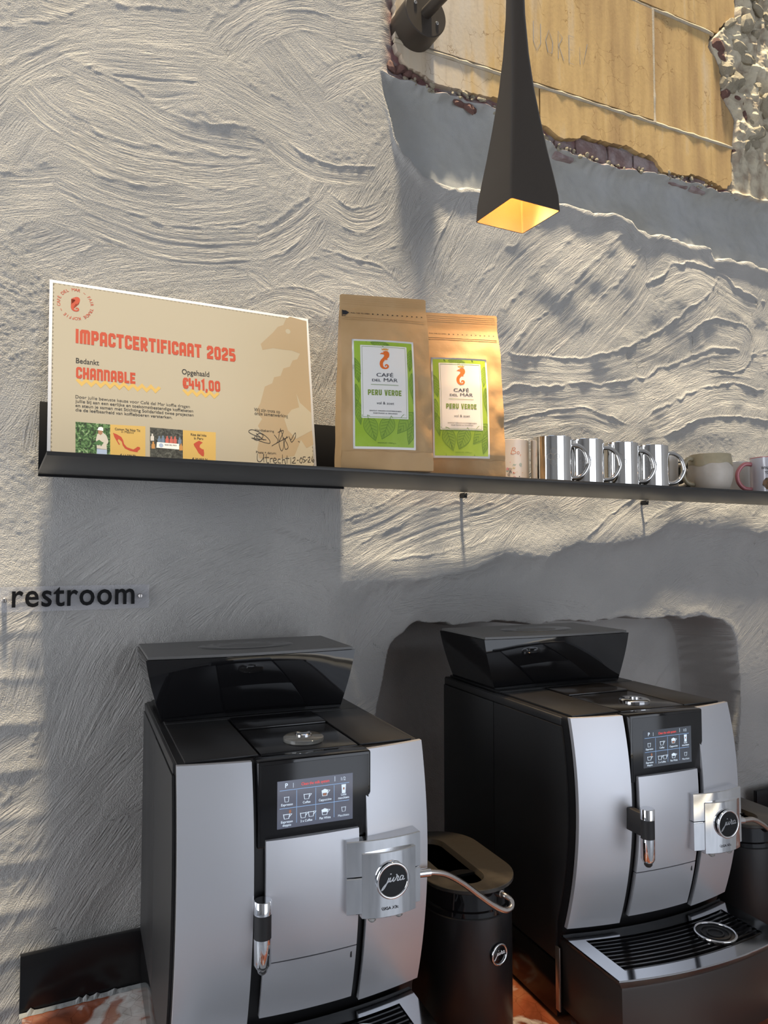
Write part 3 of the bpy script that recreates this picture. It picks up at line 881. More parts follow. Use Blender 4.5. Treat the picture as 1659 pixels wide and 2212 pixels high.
# brick ends showing under the broken edge of the panels
for (u0, v0, u1, v1) in ((1203,305,1246,336),(1249,300,1316,342),(1319,318,1372,356),(1374,338,1428,368),(1448,378,1492,396),(1496,384,1530,408)):
    x0, zA = PW(u0, v0); x1, zB = PW(u1, v1)
    box('brick', x0, x1-.003, .007, .06, min(zA, zB)-.014, max(zA, zB)+.008, M['brick'], wall, .003)
for (u, v, s) in ((850,140,.018),(866,146,.02),(884,156,.016),(900,163,.016),(996,219,.02),(1016,228,.022),(1026,232,.014)):
    x, z = PW(u, v); place_rock(rs.choice(red_me), x, .010, z, s, 'brick_fragment')
for k in range(130):
    u = rs.uniform(860, 1600)
    bx_, bz_ = pxline(BAND_TOP); x = PW(u, np.interp(u, [p[0] for p in BAND_TOP], [p[1] for p in BAND_TOP]))[0]
    z = float(np.interp(x, bx_, bz_)) + rs.uniform(-.004, .012)
    place_rock(rs.choice(rock_me), x, rs.uniform(-.002, .012), z, rs.uniform(.003, .010), 'mortar_crumb')

# ------------------------------------------------------------------ worktop and upstands
def marble_material():
    m = bpy.data.materials.new('red_marble')
    m.use_nodes = True
    nt = m.node_tree; L = nt.links
    b = nt.nodes['Principled BSDF']; b.inputs['Roughness'].default_value = 0.17
    tc = nt.nodes.new('ShaderNodeTexCoord')
    def noise(scale, det=6, dist=0.0):
        n = nt.nodes.new('ShaderNodeTexNoise'); n.inputs['Scale'].default_value = scale; n.inputs['Detail'].default_value = det; n.inputs['Distortion'].default_value = dist
        L.new(tc.outputs['Object'], n.inputs['Vector']); return n
    def ramp(src, stops):
        r = nt.nodes.new('ShaderNodeValToRGB')
        for k, (p, c) in enumerate(stops):
            e = r.color_ramp.elements[k] if k < 2 else r.color_ramp.elements.new(p)
            e.position = p; e.color = c + (1,)
        L.new(src, r.inputs['Fac']); return r.outputs['Color']
    red = ramp(noise(14, 8, .6).outputs['Fac'], [(.32, (.16, .045, .022)), (.5, (.36, .10, .045)), (.68, (.48, .20, .10))])
    cl = ramp(noise(6.5, 6, 1.1).outputs['Fac'], [(.535, (0, 0, 0)), (.575, (.8, .8, .8)), (.64, (1, 1, 1)), (.69, (.2, .2, .2))])
    wht = ramp(noise(30, 4).outputs['Fac'], [(.35, (.50, .47, .44)), (.62, (.74, .71, .68))])
    v = nt.nodes.new('ShaderNodeTexVoronoi'); v.feature = 'DISTANCE_TO_EDGE'; v.inputs['Scale'].default_value = 34
    L.new(tc.outputs['Object'], v.inputs['Vector'])
    crack = ramp(v.outputs['Distance'], [(.0, (.45, .4, .36)), (.02, (1, 1, 1))])
    mx = nt.nodes.new('ShaderNodeMix'); mx.data_type = 'RGBA'; L.new(cl, mx.inputs[0]); L.new(red, mx.inputs[6]); L.new(wht, mx.inputs[7])
    mm = nt.nodes.new('ShaderNodeMix'); mm.data_type = 'RGBA'; mm.blend_type = 'MULTIPLY'; mm.inputs[0].default_value = .7
    L.new(mx.outputs[2], mm.inputs[6]); L.new(crack, mm.inputs[7])
    L.new(mm.outputs[2], b.inputs['Base Color'])
    return m
M['marble'] = marble_material()
bx0 = PW(46, 2180)[0]
wt = empty('worktop', (0, 0, 0), 0, 'long polished red and white marble worktop under the coffee machines', 'worktop')
box('slab', bx0, 2.9, -.86, -.004, COUNTER_Z-.03, COUNTER_Z, M['marble'], wt, .002)
nl = box('trim_1', .79, 1.97, -.0035, .26, COUNTER_Z-.03, COUNTER_Z-.0005, M['marble'])
tag(nl, 'marble ledge on the bottom of the wall niche', kind='structure')
M['cabinet'] = mat('black_cabinet_front', (.02, .02, .02), .45)
base = empty('base_cabinet', (0, 0, 0), 0, 'black base cabinet carrying the marble worktop', 'cabinet')
box('carcass', bx0+.02, 2.88, -.82, -.05, 0, COUNTER_Z-.0305, M['cabinet'], base)
for k in range(4):
    xa = bx0+.022+k*.71
    d_ = box('door', xa, xa+.704, -.84, -.8205, .1, COUNTER_Z-.04, M['cabinet'], base, .002)
    box('handle', xa+.62, xa+.64, -.865, -.841, .55, .75, M['steel'], d_, .003)
M['upstand'] = mat('black_upstand_panel', (.007, .007, .008), .2, spec=.35)
M['silicone'] = mat('grey_silicone', (.30, .31, .31), .6, bump=(120, .5, .003))
def upstand(name, x0, x1, z1, label):
    t = empty(name, (x0, -.022, COUNTER_Z), 0, label, 'upstand')
    box('panel', 0, x1-x0, 0, .012, 0, z1-COUNTER_Z, M['upstand'], t, .0008)
    rs_ = random.Random(8)
    bm = bmesh.new(); n = int((x1-x0)/.006)
    up, lo = [], []
    for i in range(n+1):
        x = (x1-x0)*i/n
        hgt = .0045 + rs_.random()**4*.006
        up.append(bm.verts.new((x, -.0012, hgt))); lo.append(bm.verts.new((x, -.007-rs_.random()*.003, .0004)))
    for i in range(n): bm.faces.new((lo[i], lo[i+1], up[i+1], up[i]))
    from_bm('silicone_seam', bm, M['silicone'], t)
upstand('wall_upstand', bx0-.004, .76, 1.70-.705, 'low black upstand panel against the wall beside the nearer coffee machine')
upstand('wall_upstand', 1.985, 2.9, 1.70-.705, 'low black upstand panel against the wall beyond the niche at the right')

# ------------------------------------------------------------------ pendant wall lamp
lamp = empty('wall_lamp', (PW(914, 50)[0], 0, PW(914, 50)[1]), 0, 'dark bronze wall lamp with a flared square shade hanging from an arm', 'lamp')
LX, LZ = lamp.location.x, lamp.location.z
def cyl_y(name, cx, cz, r, y0, y1, m, parent, n=40, bev=.002):
    d = 1 if y1 > y0 else -1
    prof = [(r-bev, y0), (r, y0+bev*d), (r, y1-bev*d), (r-bev, y1)]
    loops = [[(cx+rr*math.cos(2*math.pi*k/n), y, cz+rr*math.sin(2*math.pi*k/n)) for k in range(n)] for rr, y in prof]
    return loft(name, loops, m, parent, 40)
pcx, pcz = PW(907, 58)
PLX, PLZ = -.028, -.026
AX = -.003
rose = cyl_y('wall_rose', PLX, PLZ, .0545, .02, -.062, M['lampmetal'], lamp, 48)
for a in (R(152), R(332)):
    sx_, sz_ = PLX+.033*math.cos(a), PLZ+.033*math.sin(a)
    sc_ = cyl_y('screw', sx_, sz_, .0042, -.0615, -.0645, M['steel'], rose, 16, .0006)
    cyl_y('hex_socket', sx_, sz_, .0017, -.0644, -.0649, M['rubber'], sc_, 6, .0002)
AY = -.363
tube('arm', [(PLX, -.06, PLZ), ((PLX+AX)/2, -.2, PLZ), (AX, AY, PLZ)], .0135, M['lampmetal'], lamp, 20)
zb0 = 1.70+.645 - LZ
def sqloop(hs, z, r, cx=AX, cy=AY):
    pts = []
    for (sx, sy, a0) in ((1, 1, 0), (-1, 1, 90), (-1, -1, 180), (1, -1, 270)):
        for k in range(5):
            a = R(a0 + k*22.5)
            pts.append((cx+sx*(hs-r)+r*math.cos(a), cy+sy*(hs-r)+r*math.sin(a), z))
    return pts
H_L = PLZ + .03 - zb0
prof = [(0, .0585), (.03, .0570), (.07, .0515), (.12, .0440), (.18, .0360), (.25, .0275), (.32, .0215), (.40, .0175), (.5, .0155), (H_L, .015)]
outer = [sqloop(h_, zb0+t, min(.006 + (.0135-.006)*min(1, t/.4), h_*.95)) for t, h_ in prof]
inner = [sqloop(h_-.0022, zb0+t, .004) for t, h_ in prof[:6]]
M['lampgold'] = mat('gold_inner_coating', (.74, .50, .25), .5, .2, bump=(700, .35, .001))
loft('shade', outer, M['lampmetal'], lamp, 30, False, True)
rim = loft('rim', [sqloop(prof[0][1], zb0, .006), sqloop(prof[0][1]-.0022, zb0, .004)], M['lampmetal'], lamp, 30, False, False)
loft('shade_lining', list(reversed(inner)), M['lampgold'], lamp, 30, True, False)
M['bulb'] = mat('lit_bulb', (1, .8, .5), .3, emit=((1.0, .74, .42), 85))
lathe('bulb', [(.004, zb0+.190), (.014, zb0+.182), (.017, zb0+.168), (.012, zb0+.152), (.003, zb0+.148)], M['bulb'], lamp, AX, AY, 20)
pl = bpy.data.lights.new('lamp_glow', 'SPOT'); pl.energy = 60; pl.color = (1.0, .70, .40); pl.shadow_soft_size = .015; pl.spot_size = R(54); pl.spot_blend = 1.0
po = bpy.data.objects.new('lamp_glow', pl); COL.objects.link(po); po.parent = lamp; po.location = (AX, AY, zb0+.135)
po.rotation_euler = (R(-6), 0, 0)
pg = bpy.data.lights.new('lamp_spill', 'SPOT'); pg.spot_size = R(116); pg.spot_blend = 1.0; pg.energy = 6.0; pg.color = (1.0, .66, .36); pg.shadow_soft_size = .02
pgo = bpy.data.objects.new('lamp_spill', pg); COL.objects.link(pgo); pgo.parent = lamp; pgo.location = (AX, AY, zb0+.020)

# ------------------------------------------------------------------ shelf
SH_Z0, SH_Z1 = 1.70+.138, 1.70+.144
SH_F, SH_B = 1.168-WALL_Y, -.026
sx0, sx1 = .053, 2.75
shelf = empty('wall_shelf', (sx0, SH_B, SH_Z0), 0, 'long thin black steel wall shelf carrying certificate, bags and mugs', 'shelf')
box('shelf_plate', 0, sx1-sx0, SH_F-SH_B, 0, 0, SH_Z1-SH_Z0, M['shelf'], shelf, .0006)
BPX1 = .655
M['shelfback'] = mat('matt_black_steel', (.005, .005, .006), .6, spec=.2)
box('back_plate', 0, BPX1-sx0, .0003, .004, -.004, 1.70+.270-SH_Z0, M['shelfback'], shelf, .0004)
box('sun_block_flange', .035, BPX1-sx0, .004, .028, 1.70+.225-SH_Z0, 1.70+.229-SH_Z0, M['shelf'], shelf)  # unseen flange, added to stop sunlight passing behind the back plate
for u in (995, 1385):
    bxx = PW(u, 1078)[0] - sx0
    cyl_y('bracket', bxx, -.005, .0042, .002, .03, M['rubber'], shelf, 14, .0008)
    box('bracket_tab', bxx-.004, bxx+.004, .004, .022, -.0125, -.0008, M['rubber'], shelf)

# ------------------------------------------------------------------ acrylic restroom sign
def acrylic():
    m = bpy.data.materials.new('clear_acrylic'); m.use_nodes = True
    nt = m.node_tree; b = nt.nodes['Principled BSDF']
    b.inputs['Base Color'].default_value = (.85, .86, .90, 1); b.inputs['Roughness'].default_value = .05
    tr = nt.nodes.new('ShaderNodeBsdfTransparent'); tr.inputs[0].default_value = (.97, .97, .98, 1)
    mx = nt.nodes.new('ShaderNodeMixShader'); mx.inputs[0].default_value = .14
    nt.links.new(tr.outputs[0], mx.inputs[1]); nt.links.new(b.outputs[0], mx.inputs[2])
    nt.links.new(mx.outputs[0], nt.nodes['Material Output'].inputs['Surface'])
    return m
M['acrylic'] = acrylic()
YS = -.012
sgx0, sgx1 = PW(-6, 1290, YS)[0], PW(322, 1290, YS)[0]
sgz1 = PW(322, 1262, YS)[1]; sgz0 = PW(322, 1313, YS)[1]
sign = empty('restroom_sign', (sgx0, YS, sgz0), 0, 'clear acrylic plate with black restroom lettering screwed to the plaster', 'sign')
W_, H_ = sgx1-sgx0, sgz1-sgz0
box('acrylic_plate', 0, W_, 0, .004, 0, H_, M['acrylic'], sign, .0005)
t0 = PW(25, 1316, YS); t1 = PW(290, 1306, YS)
v, f = fit_text('restroom', t0[0]-sgx0, t1[0]-sgx0, .0095, .041, .013, None, 1.08)
bm = bmesh.new()
vv = [bm.verts.new((a, -.0005, b)) for a, b in v]
for q in f:
    try: bm.faces.new([vv[i] for i in q])
    except ValueError: pass
r_ = bmesh.ops.extrude_face_region(bm, geom=bm.faces[:])
for q in r_['geom']:
    if isinstance(q, bmesh.types.BMVert): q.co.y = -.0035
M['letter'] = mat('black_acrylic_letters', (.008, .008, .009), .6, spec=.15)
from_bm('lettering', bm, M['letter'], sign)
for (u, v_) in ((9, 1297), (303, 1287)):
    x, z = PW(u, v_, YS); x -= sgx0; z -= sgz0
    s_ = cyl_y('screw', x, z, .0042, .0195, -.0022, M['strip'], sign, 18, .0008)
    box('screw_slot', x-.0006, x+.0006, -.0024, -.0021, z-.0034, z+.0034, M['rubber'], s_)
# ------------------------------------------------------------------ coffee machines
MW, MD, MT = .358, .46, .517            # width, depth, top height
def yf(x, z):
    return -.022*(1-((x-.179)/.179)**2) - (.035*(1-((z-.37)/.2)**2)-.016)
M['screenbg'] = mat('lit_screen_ground', (.02, .022, .03), .08, emit=((.10, .115, .17), .75))
M['screenbg2'] = mat('lit_screen_ground_dim', (.02, .022, .03), .08, emit=((.10, .115, .14), .5))
M['scrwhite'] = mat('screen_white', (.3, .33, .38), .3, emit=((.72, .86, 1.0), .8))
M['scrblue'] = mat('screen_blue_line', (.1, .2, .3), .3, emit=((.35, .55, .95), .55))
M['scrred'] = mat('screen_red', (.3, .03, .03), .3, emit=((.85, .07, .06), .9))
M['scrbrown'] = mat('screen_brown', (.2, .08, .04), .3, emit=((.30, .13, .08), .7))
M['glass'] = mat('clear_disc', (.55, .55, .52), .05, spec=.8, trans=.75, ior=1.45)
M['badge'] = mat('badge_black', (.004, .004, .005), .12)
M['smoke'] = mat('smoked_lid', (.115, .112, .108), .36)
M['smokeoval'] = mat('smoked_oval', (.03, .03, .032), .08)
M['hopper'] = mat('hopper_gloss_black', (.006, .006, .007), .035, spec=.6)
M['sidepanel'] = mat('charcoal_side', (.026, .026, .027), .42, .0)

def panel(name, x0, x1, z0, z1, m, parent, out=.005, thick=.008, nx=8, nz=18):
    bm = bmesh.new()
    def pt(x, z, y): return (x, y, z)
    fr = [[bm.verts.new((x0+(x1-x0)*i/nx, yf(x0+(x1-x0)*i/nx, z0+(z1-z0)*j/nz)-out, z0+(z1-z0)*j/nz)) for i in range(nx+1)] for j in range(nz+1)]
    fs = []
    for j in range(nz):
        for i in range(nx):
            fs.append(bm.faces.new((fr[j][i], fr[j][i+1], fr[j+1][i+1], fr[j+1][i])))
    r = bmesh.ops.extrude_face_region(bm, geom=fs)
    for q in r['geom']:
        if isinstance(q, bmesh.types.BMVert): q.co.y += thick
    return from_bm(name, bm, m, parent, 40)
JURA = [  # script word as centre-lines
 [(.335,.60),(.27,.42),(.18,.22),(.08,.06),(.0,.0)], [(.0,.0),(.06,.14),(.2,.30),(.40,.47)],
 [(.41,.60),(.36,.44),(.39,.38),(.47,.44),(.56,.60)], [(.56,.60),(.51,.44),(.54,.38),(.62,.46),(.69,.60)],
 [(.69,.60),(.70,.68),(.66,.72)], [(.69,.60),(.76,.60),(.71,.42),(.75,.38),(.82,.44)],
 [(.98,.58),(.90,.61),(.83,.50),(.85,.39),(.93,.43),(.99,.58)], [(.99,.58),(.95,.43),(.98,.39),(1.05,.43)],
]
def jura_polys(cx, cz, w):
    polys = []
    for s_ in JURA:
        q = [(p.x, p.y) for p in spline([(a, b, 0) for a, b in s_], 4)]
        polys += ribbon(q, .05)
    polys.append(disc2(.42, .78, .035, 10))
    return [[(cx+(a-.53)*w, cz+(b-.40)*w*.78) for a, b in p] for p in polys]
def cup(cx, cz, w, h, kind='cup'):
    t = w*.10
    out = []
    out += ribbon([(cx-w*.5, cz+h*.5), (cx-w*.36, cz-h*.5), (cx+w*.36, cz-h*.5), (cx+w*.5, cz+h*.5)], t)
    out += ribbon([(cx-w*.5, cz+h*.4), (cx+w*.5, cz+h*.4)], t*1.6)
    if kind == 'cup':
        out += ribbon([(cx+w*.5, cz+h*.45), (cx+w*.85, cz+h*.4), (cx+w*.42, cz-h*.15)], t)
    if kind == 'full':
        out += [[(cx-w*.5, cz+h*.5), (cx-w*.42, cz), (cx+w*.42, cz), (cx+w*.5, cz+h*.5), (cx, cz+h*.75)]]
        out += ribbon([(cx+w*.5, cz+h*.45), (cx+w*.85, cz+h*.4), (cx+w*.42, cz-h*.15)], t)
    if kind == 'tall':
        out += [[(cx-w*.45, cz-h*.5), (cx+w*.45, cz-h*.5), (cx+w*.5, cz+h*.5), (cx-w*.5, cz+h*.5)]]
    return out

def coffee_machine(origin, rz, label, milk_z, spout, bright, knob_metal):
    t = empty('coffee_machine', origin, rz, label, 'coffee machine', 'two automatic coffee machines on the marble worktop')
    # body ---------------------------------------------------------------
    def loop(z, ins=0.0, fr=.006):
        pts = [(ins, MD, z)]
        n = 14
        for i in range(n+1):
            x = ins + (MW-2*ins)*i/n
            pts.append((x, yf(x, z)+fr, z))
        pts.append((MW-ins, MD, z))
        return pts
    zs_ = [.10, .14, .165] + [.165+(MT-.165)*k/14 for k in range(1, 14)] + [MT-.006, MT-.001]
    loops = [loop(z, .001) for z in zs_] + [loop(MT+.002, .003, .008)]
    body = loft('body', loops, M['black'], t, 40)
    # base: glossy plinth and satin front block under the tray
    box('base_plinth', -.002, MW+.002, .04, MD-.01, .006, .0995, M['piano'], t, .003)
    for fx in (.03, MW-.03):
        for fy in (.08, MD-.06): lathe('foot', [(.014, 0), (.014, .0065)], M['rubber'], t, fx, fy, 16)
    # side skins with their seams
    for sx_ in (0, 1):
        xa, xb = (-.003, .0005) if sx_ == 0 else (MW-.0005, MW+.003)
        box('side_panel', xa, xb, .243, MD-.002, .102, MT-.014, M['sidepanel'], t, .0008)
        bm = bmesh.new()
        zz = [.102 + (MT-.014-.102)*k/12 for k in range(13)]
        L_ = [(yf(0 if sx_ == 0 else MW, max(z, .165))+.022, z) for z in zz]
        rows = []
        for (yy, z) in L_:
            rows.append([(xa, yy, z), (xb, yy, z), (xb, .240, z), (xa, .240, z)])
        bm_loft(bm, rows)
        from_bm('side_panel', bm, M['sidepanel'], t)
        xa2, xb2 = (-.002, .012) if sx_ == 0 else (MW-.012, MW+.002)
        box('side_rail', xa2, xb2, .02, MD-.004, MT-.0125, MT+.001, M['sidepanel'], t, .0015)
    # top skins
    box('top_panel', .012, .112, .006, .236, MT+.0015, MT+.006, M['black'], t, .0015)
    box('top_panel', .262, MW-.012, .006, .236, MT+.0015, MT+.006, M['black'], t, .0015)
    box('top_panel', .012, MW-.012, .240, MD-.004, MT+.0012, MT+.0062, M['black'], t, .0015)
    lid = box('powder_lid', .115, .259, .004, .150, MT+.0015, MT+.0055, M['piano'], t, .002)
    box('powder_lid', .115, .259, .154, .236, MT+.0015, MT+.0085, M['piano'], t, .002)
    kx, ky = .192, .058
    if knob_metal:
        kb = lathe('grind_knob', [(.028, MT+.0056), (.028, MT+.010), (.025, MT+.0125), (.012, MT+.0128), (.010, MT+.0115), (.001, MT+.0115)], M['steel'], t, kx, ky, 40)
        lathe('knob_cap', [(.009, MT+.0116), (.0085, MT+.0155), (.001, MT+.0158)], M['chrome'], kb, kx, ky, 24)
    else:
        kb = lathe('grind_knob', [(.030, MT+.0056), (.030, MT+.0105), (.028, MT+.012), (.001, MT+.0118)], M['glass'], t, kx, ky, 40)
        lathe('knob_cap', [(.0125, MT+.0121), (.0125, MT+.0155), (.011, MT+.0165), (.008, MT+.0150), (.001, MT+.0150)], M['steel'], kb, kx, ky, 28)
    # bean hopper -----------------------------------------------------------
    def hl(z, k):
        x0, x1 = .008-.027*k, .318+.026*k
        y0, y1 = .253-.006*k, .432+.012*k
        n = 10; pts = [(x0, y1, z)]
        for i in range(n+1):
            x = x0+(x1-x0)*i/n
            pts.append((x, y0-.012*k*(1-((i/n)*2-1)**2), z))
        pts.append((x1, y1, z))
        return pts
    hz0, hz1 = MT+.0072, .626
    hop = loft('bean_hopper', [hl(hz0+(hz1-hz0)*q, .55*q+.45*math.sin(q*math.pi/2)) for q in [0, .12, .25, .4, .55, .7, .85, .97, 1.0]], M['hopper'], t, 45)
    def ll(z, ins):
        return [(x+(ins if i == 0 else -ins if i == 12 else (ins if x < .05 else -ins if x > .28 else 0)), y+(ins if y < .35 else -ins), z) for i, (x, y, _) in enumerate(hl(z, 1.0))]
    lidp = loft('hopper_lid', [ll(hz1+.0006, .003), ll(hz1+.005, .0035), ll(hz1+.0055, .010)], M['smoke'], hop, 40)
    ov = [[(.165+a*math.cos(2*math.pi*k/36), .338+b*math.sin(2*math.pi*k/36), z) for k in range(36)] for a, b, z in ((.088, .050, hz1+.0056), (.085, .047, hz1+.0068), (.05, .026, hz1+.0055), (.01, .006, hz1+.005))]
    loft('lid_grip', ov, M['smokeoval'], lidp, 40, False, True)
    # front --------------------------------------------------------------------
    panel('front_panel', .0005, .0965, .166, MT+.004, M['silver'], t)
    panel('front_panel', .2565, MW-.0005, .166, MT+.004, M['silver'], t)
    panel('service_door', .1125, .2440, .258, .420, M['silver'], t, .004)
    dr = panel('grounds_drawer', .1125, .2440, .176, .2562, M['silver'], t, .004)
    box('drawer_mark', .2355, .2375, yf(.2365, .245)-.0048, yf(.2365, .245)-.0040, .241, .250, M['rubber'], dr)
    # display
    dy = -.034
    disp = box('display', .102, .2645, dy, .0, .4085, MT+.0055, M['gloss'], t, .003)
    box('display_frame', .106, .2605, dy-.0006, dy+.001, .4125, MT+.0005, M['piano'], disp, .0004)
    sx0_, sx1_, sz0_, sz1_ = .1285, .2365, .4315, .4945
    P_ = lambda d: (lambda a, b: (sx0_+(sx1_-sx0_)*a, dy-.0007-d, sz0_+(sz1_-sz0_)*b))
    flat('screen', [rect2(0, 0, 1, 1)], P_(.0001), M['screenbg' if bright else 'screenbg2'], disp)
    lines = ribbon([(.03, .80), (.95, .80)], .012)
    for a in (.25, .50, .745): lines += ribbon([(a, .09), (a, .78)], .006)
    lines += ribbon([(.03, .42), (.95, .42)], .012)
    flat('screen_grid', lines, P_(.0002), M['scrblue'], disp)
    tx = [fit_text('P', .10, .135, .855, .09, .02), fit_text('1/2', .84, .90, .865, .07)]
    words_ = [('Espresso', .05, .20, .475), ('Coffee', .33, .43, .475), ('Cappuccino', .54, .71, .475), ('Latte', .84, .91, .535), ('macchiato', .80, .95, .465),
              ('Espresso', .05, .20, .115), ('doppio', .07, .18, .045), ('2 x Coffee', .30, .455, .085), ('Flat White', .55, .70, .085), ('Macchiato', .80, .95, .085)]
    for w_, a, b, c in words_: tx.append(fit_text(w_, a, b, c, .048, .012))
    tag(placed('screen_text', merge(tx), P_(.0003), M['scrwhite'], disp), kind='stuff')
    placed('screen_warning', fit_text('Clean the milk system', .31, .68, .865, .06, .012), P_(.0003), M['scrred'], disp)
    ic = cup(.12, .61, .06, .11, 'glass') + cup(.38, .62, .075, .11) + cup(.62, .64, .08, .12, 'full') + cup(.875, .68, .055, .19, 'tall')        + cup(.12, .25, .08, .10) + cup(.335, .23, .075, .11) + cup(.44, .235, .075, .11) + cup(.62, .23, .08, .11, 'full') + cup(.875, .24, .055, .10, 'glass')
    ic += ribbon([(.205, .84), (.205, .94)], .005) + ribbon([(.755, .86), (.755, .97)], .006)
    tag(flat('screen_icon', ic, P_(.0003), M['scrwhite'], disp), kind='stuff')
    tag(flat('screen_icon', [disc2(.165, .345, .016, 12, .04), rect2(.598, .585, .642, .635), rect2(.866, .66, .886, .71)], P_(.0004), M['scrbrown'], disp), kind='stuff')
    # coffee spout ---------------------------------------------------------------
    cx, cy, z0 = spout
    sp_ = lathe('coffee_spout', [(.0112, z0+.046), (.0112, z0+.077)], M['rubber'], t, cx, cy, 28)
    lathe('spout_cap', [(.0116, z0+.0765), (.0116, z0+.0925), (.0108, z0+.0935), (.001, z0+.0935)], M['chrome'], sp_, cx, cy, 28)
    lathe('spout_sleeve', [(.0085, z0+.008), (.0112, z0+.013), (.0115, z0+.046)], M['chrome'], sp_, cx, cy, 28)
    lathe('spout_nozzle', [(.004, z0), (.0065, z0+.003), (.0072, z0+.0085)], M['steel'] if bright else M['rubber'], sp_, cx, cy, 18)
    bm = bmesh.new()
    bm_box(bm, cx-.0065, cx+.0065, cy+.004, .004, z0+.046, z0+.083, .002)
    from_bm('spout_arm', bm, M['rubber'], sp_, 35)
    # milk frother block ---------------------------------------------------------
    fx0, fx1, fz0, fz1 = .2215, .3325, milk_z, milk_z+.104
    def bl(z, x0, x1, yb, yfr, bul, r=.003):
        n = 10
        pts = [(x0, yb, z)]
        for i in range(n+1):
            x = x0+(x1-x0)*i/n
            k = 1-((i/n)*2-1)**2
            pts.append((x, yfr-bul*k, z))
        pts.append((x1, yb, z))
        return pts
    def blk(name, x0, x1, z0, z1, yb, yfr, bul, m, par, ch=.0012):
        return loft(name, [bl(z0, x0+ch, x1-ch, yb, yfr+ch, bul), bl(z0+ch, x0, x1, yb, yfr, bul), bl(z1-ch, x0, x1, yb, yfr, bul), bl(z1, x0+ch, x1-ch, yb, yfr+ch, bul)], m, par, 30)
    mk = blk('milk_frother', fx0, fx1, fz0+.006, fz0+.0545, -.016, -.052, .007, M['chrome'], t)
    blk('frother_hood', fx0, fx1, fz0+.0555, fz1, -.016, -.052, .007, M['chrome'], mk)
    box('frother_mount', fx0-.014, fx1-.02, -.030, .0, fz0+.012, fz0+.085, M['rubber'], mk, .002)
    fp = blk('frother_front', fx0+.0205, fx1-.010, fz0, fz1-.016, -.048, -.0575, .0078, M['chrome'], mk)
    bxc, bzc = fx0+.0615, fz0+.050
    cyl_y('badge', bxc, bzc, .0218, -.055, -.0700, M['badge'], fp, 44, .0006)
    tube('badge_ring', [(bxc+.0228*math.cos(2*math.pi*k/48), -.0690, bzc+.0228*math.sin(2*math.pi*k/48)) for k in range(48)], .0021, M['chrome'], fp, 8, True)
    flat('badge_script', jura_polys(bxc, bzc, .033), lambda a, b: (a, -.0704, b), M['steel'], fp)
    placed('model_lettering', fit_text('GIGA X3c', bxc-.015, bxc+.010, fz0+.0105, .0036, .012), lambda a, b: (a, -.0655-.0002, b), M['ink'], fp)
    for nx_ in (fx0+.036, fx0+.076):
        lathe('milk_nozzle', [(.0035, fz0-.006), (.0055, fz0-.004), (.006, fz0+.004)], M['glass'], fp, nx_, -.055, 16)
    # drip tray --------------------------------------------------------------------
    tz = .156
    def front_y(x): return -.130-.020*(1-((x-.165)/.175)**2)
    def back_y(x): return yf(min(max(x, 0), MW), .165)-.002
    xa, xb = -.010, .345
    def tray_loop(z, ins=0):
        n = 16; pts = []
        for i in range(n+1):
            x = xa+ins+(xb-xa-2*ins)*i/n; pts.append((x, front_y(x)+ins, z))
        for i in range(n, -1, -1):
            x = xa+ins+(xb-xa-2*ins)*i/n; pts.append((x, back_y(x)-ins*.2, z))
        return pts
    def hole_loop(z):
        n = 16; pts = []
        for i in range(n+1):
            x = .018+(.314-.018)*i/n; pts.append((x, front_y(x)+.026, z))
        for i in range(n, -1, -1):
            x = .018+(.314-.018)*i/n; pts.append((x, back_y(x)-.026, z))
        return pts
    tr = loft('drip_tray', [tray_loop(tz-.020, .015), tray_loop(tz-.018, .012), tray_loop(tz-.002, 0), tray_loop(tz-.001, 0), tray_loop(tz, .001), hole_loop(tz), hole_loop(tz-.014)], M['traymetal'], t, 30, False, True)
    for k in range(9):
        q = (k+.5)/9
        pts = [(x, (front_y(x)+.026)*q + (back_y(x)-.026)*(1-q), tz-.0022) for x in [.019+.294*i/14 for i in range(15)]]
        bm = bmesh.new()
        rows = [[(p[0], p[1]-.0020, p[2]-.004), (p[0], p[1]+.0020, p[2]-.004), (p[0], p[1]+.0014, p[2]), (p[0], p[1]-.0014, p[2])] for p in pts]
        bm_loft(bm, rows)
        from_bm('grille_slat', bm, M['piano'], tr)
    gx_, gy_ = .238, -.078
    for rr, rad, mm in ((.033, .0022, M['steel']), (.023, .0013, M['rubber']), (.013, .0013, M['rubber'])):
        tube('cup_ring', [(gx_+rr*math.cos(2*math.pi*k/40), gy_+rr*math.sin(2*math.pi*k/40), tz+.0005) for k in range(40)], rad, mm, tr, 8, True)
    lathe('cup_plate', [(.0325, tz-.004), (.0325, tz-.0012)], M['rubber'], tr, gx_, gy_, 32)
    # front block under the tray
    def fb(z, ins):
        n = 16; pts = [(.004+ins, .045, z)]
        for i in range(n+1):
            x = .004+ins+(.338-2*ins)*i/n; pts.append((x, front_y(x)+.014+ins, z))
        pts.append((.342-ins, .045, z))
        return pts
    M.setdefault('baseblock', mat('base_front_brown_black', (.040, .034, .031), .32, .35))
    loft('tray_base', [fb(.018, .008), fb(.022, .004), fb(.132, 0), fb(tz-.018, .001)], M['baseblock'], t, 30)
    box('base_notch', .19, .235, front_y(.2)+.030, front_y(.2)+.07, .0, .0185, M['rubber'], t)
    for sx_ in (-.0032, MW+.0002):
        box('trim_strip', sx_, sx_+.003, .030, .042, .020, .126, M['strip'], t, .0008)
    return t
RZ = R(-4.6)
M1O = (.2107, 1.0126-WALL_Y, COUNTER_Z); M2O = (.863, .992-WALL_Y, COUNTER_Z)
coffee_machine(M1O, RZ, 'silver and black coffee machine with a bright screen beside the restroom sign', .303, (.1065, -.050, .2565), True, False)
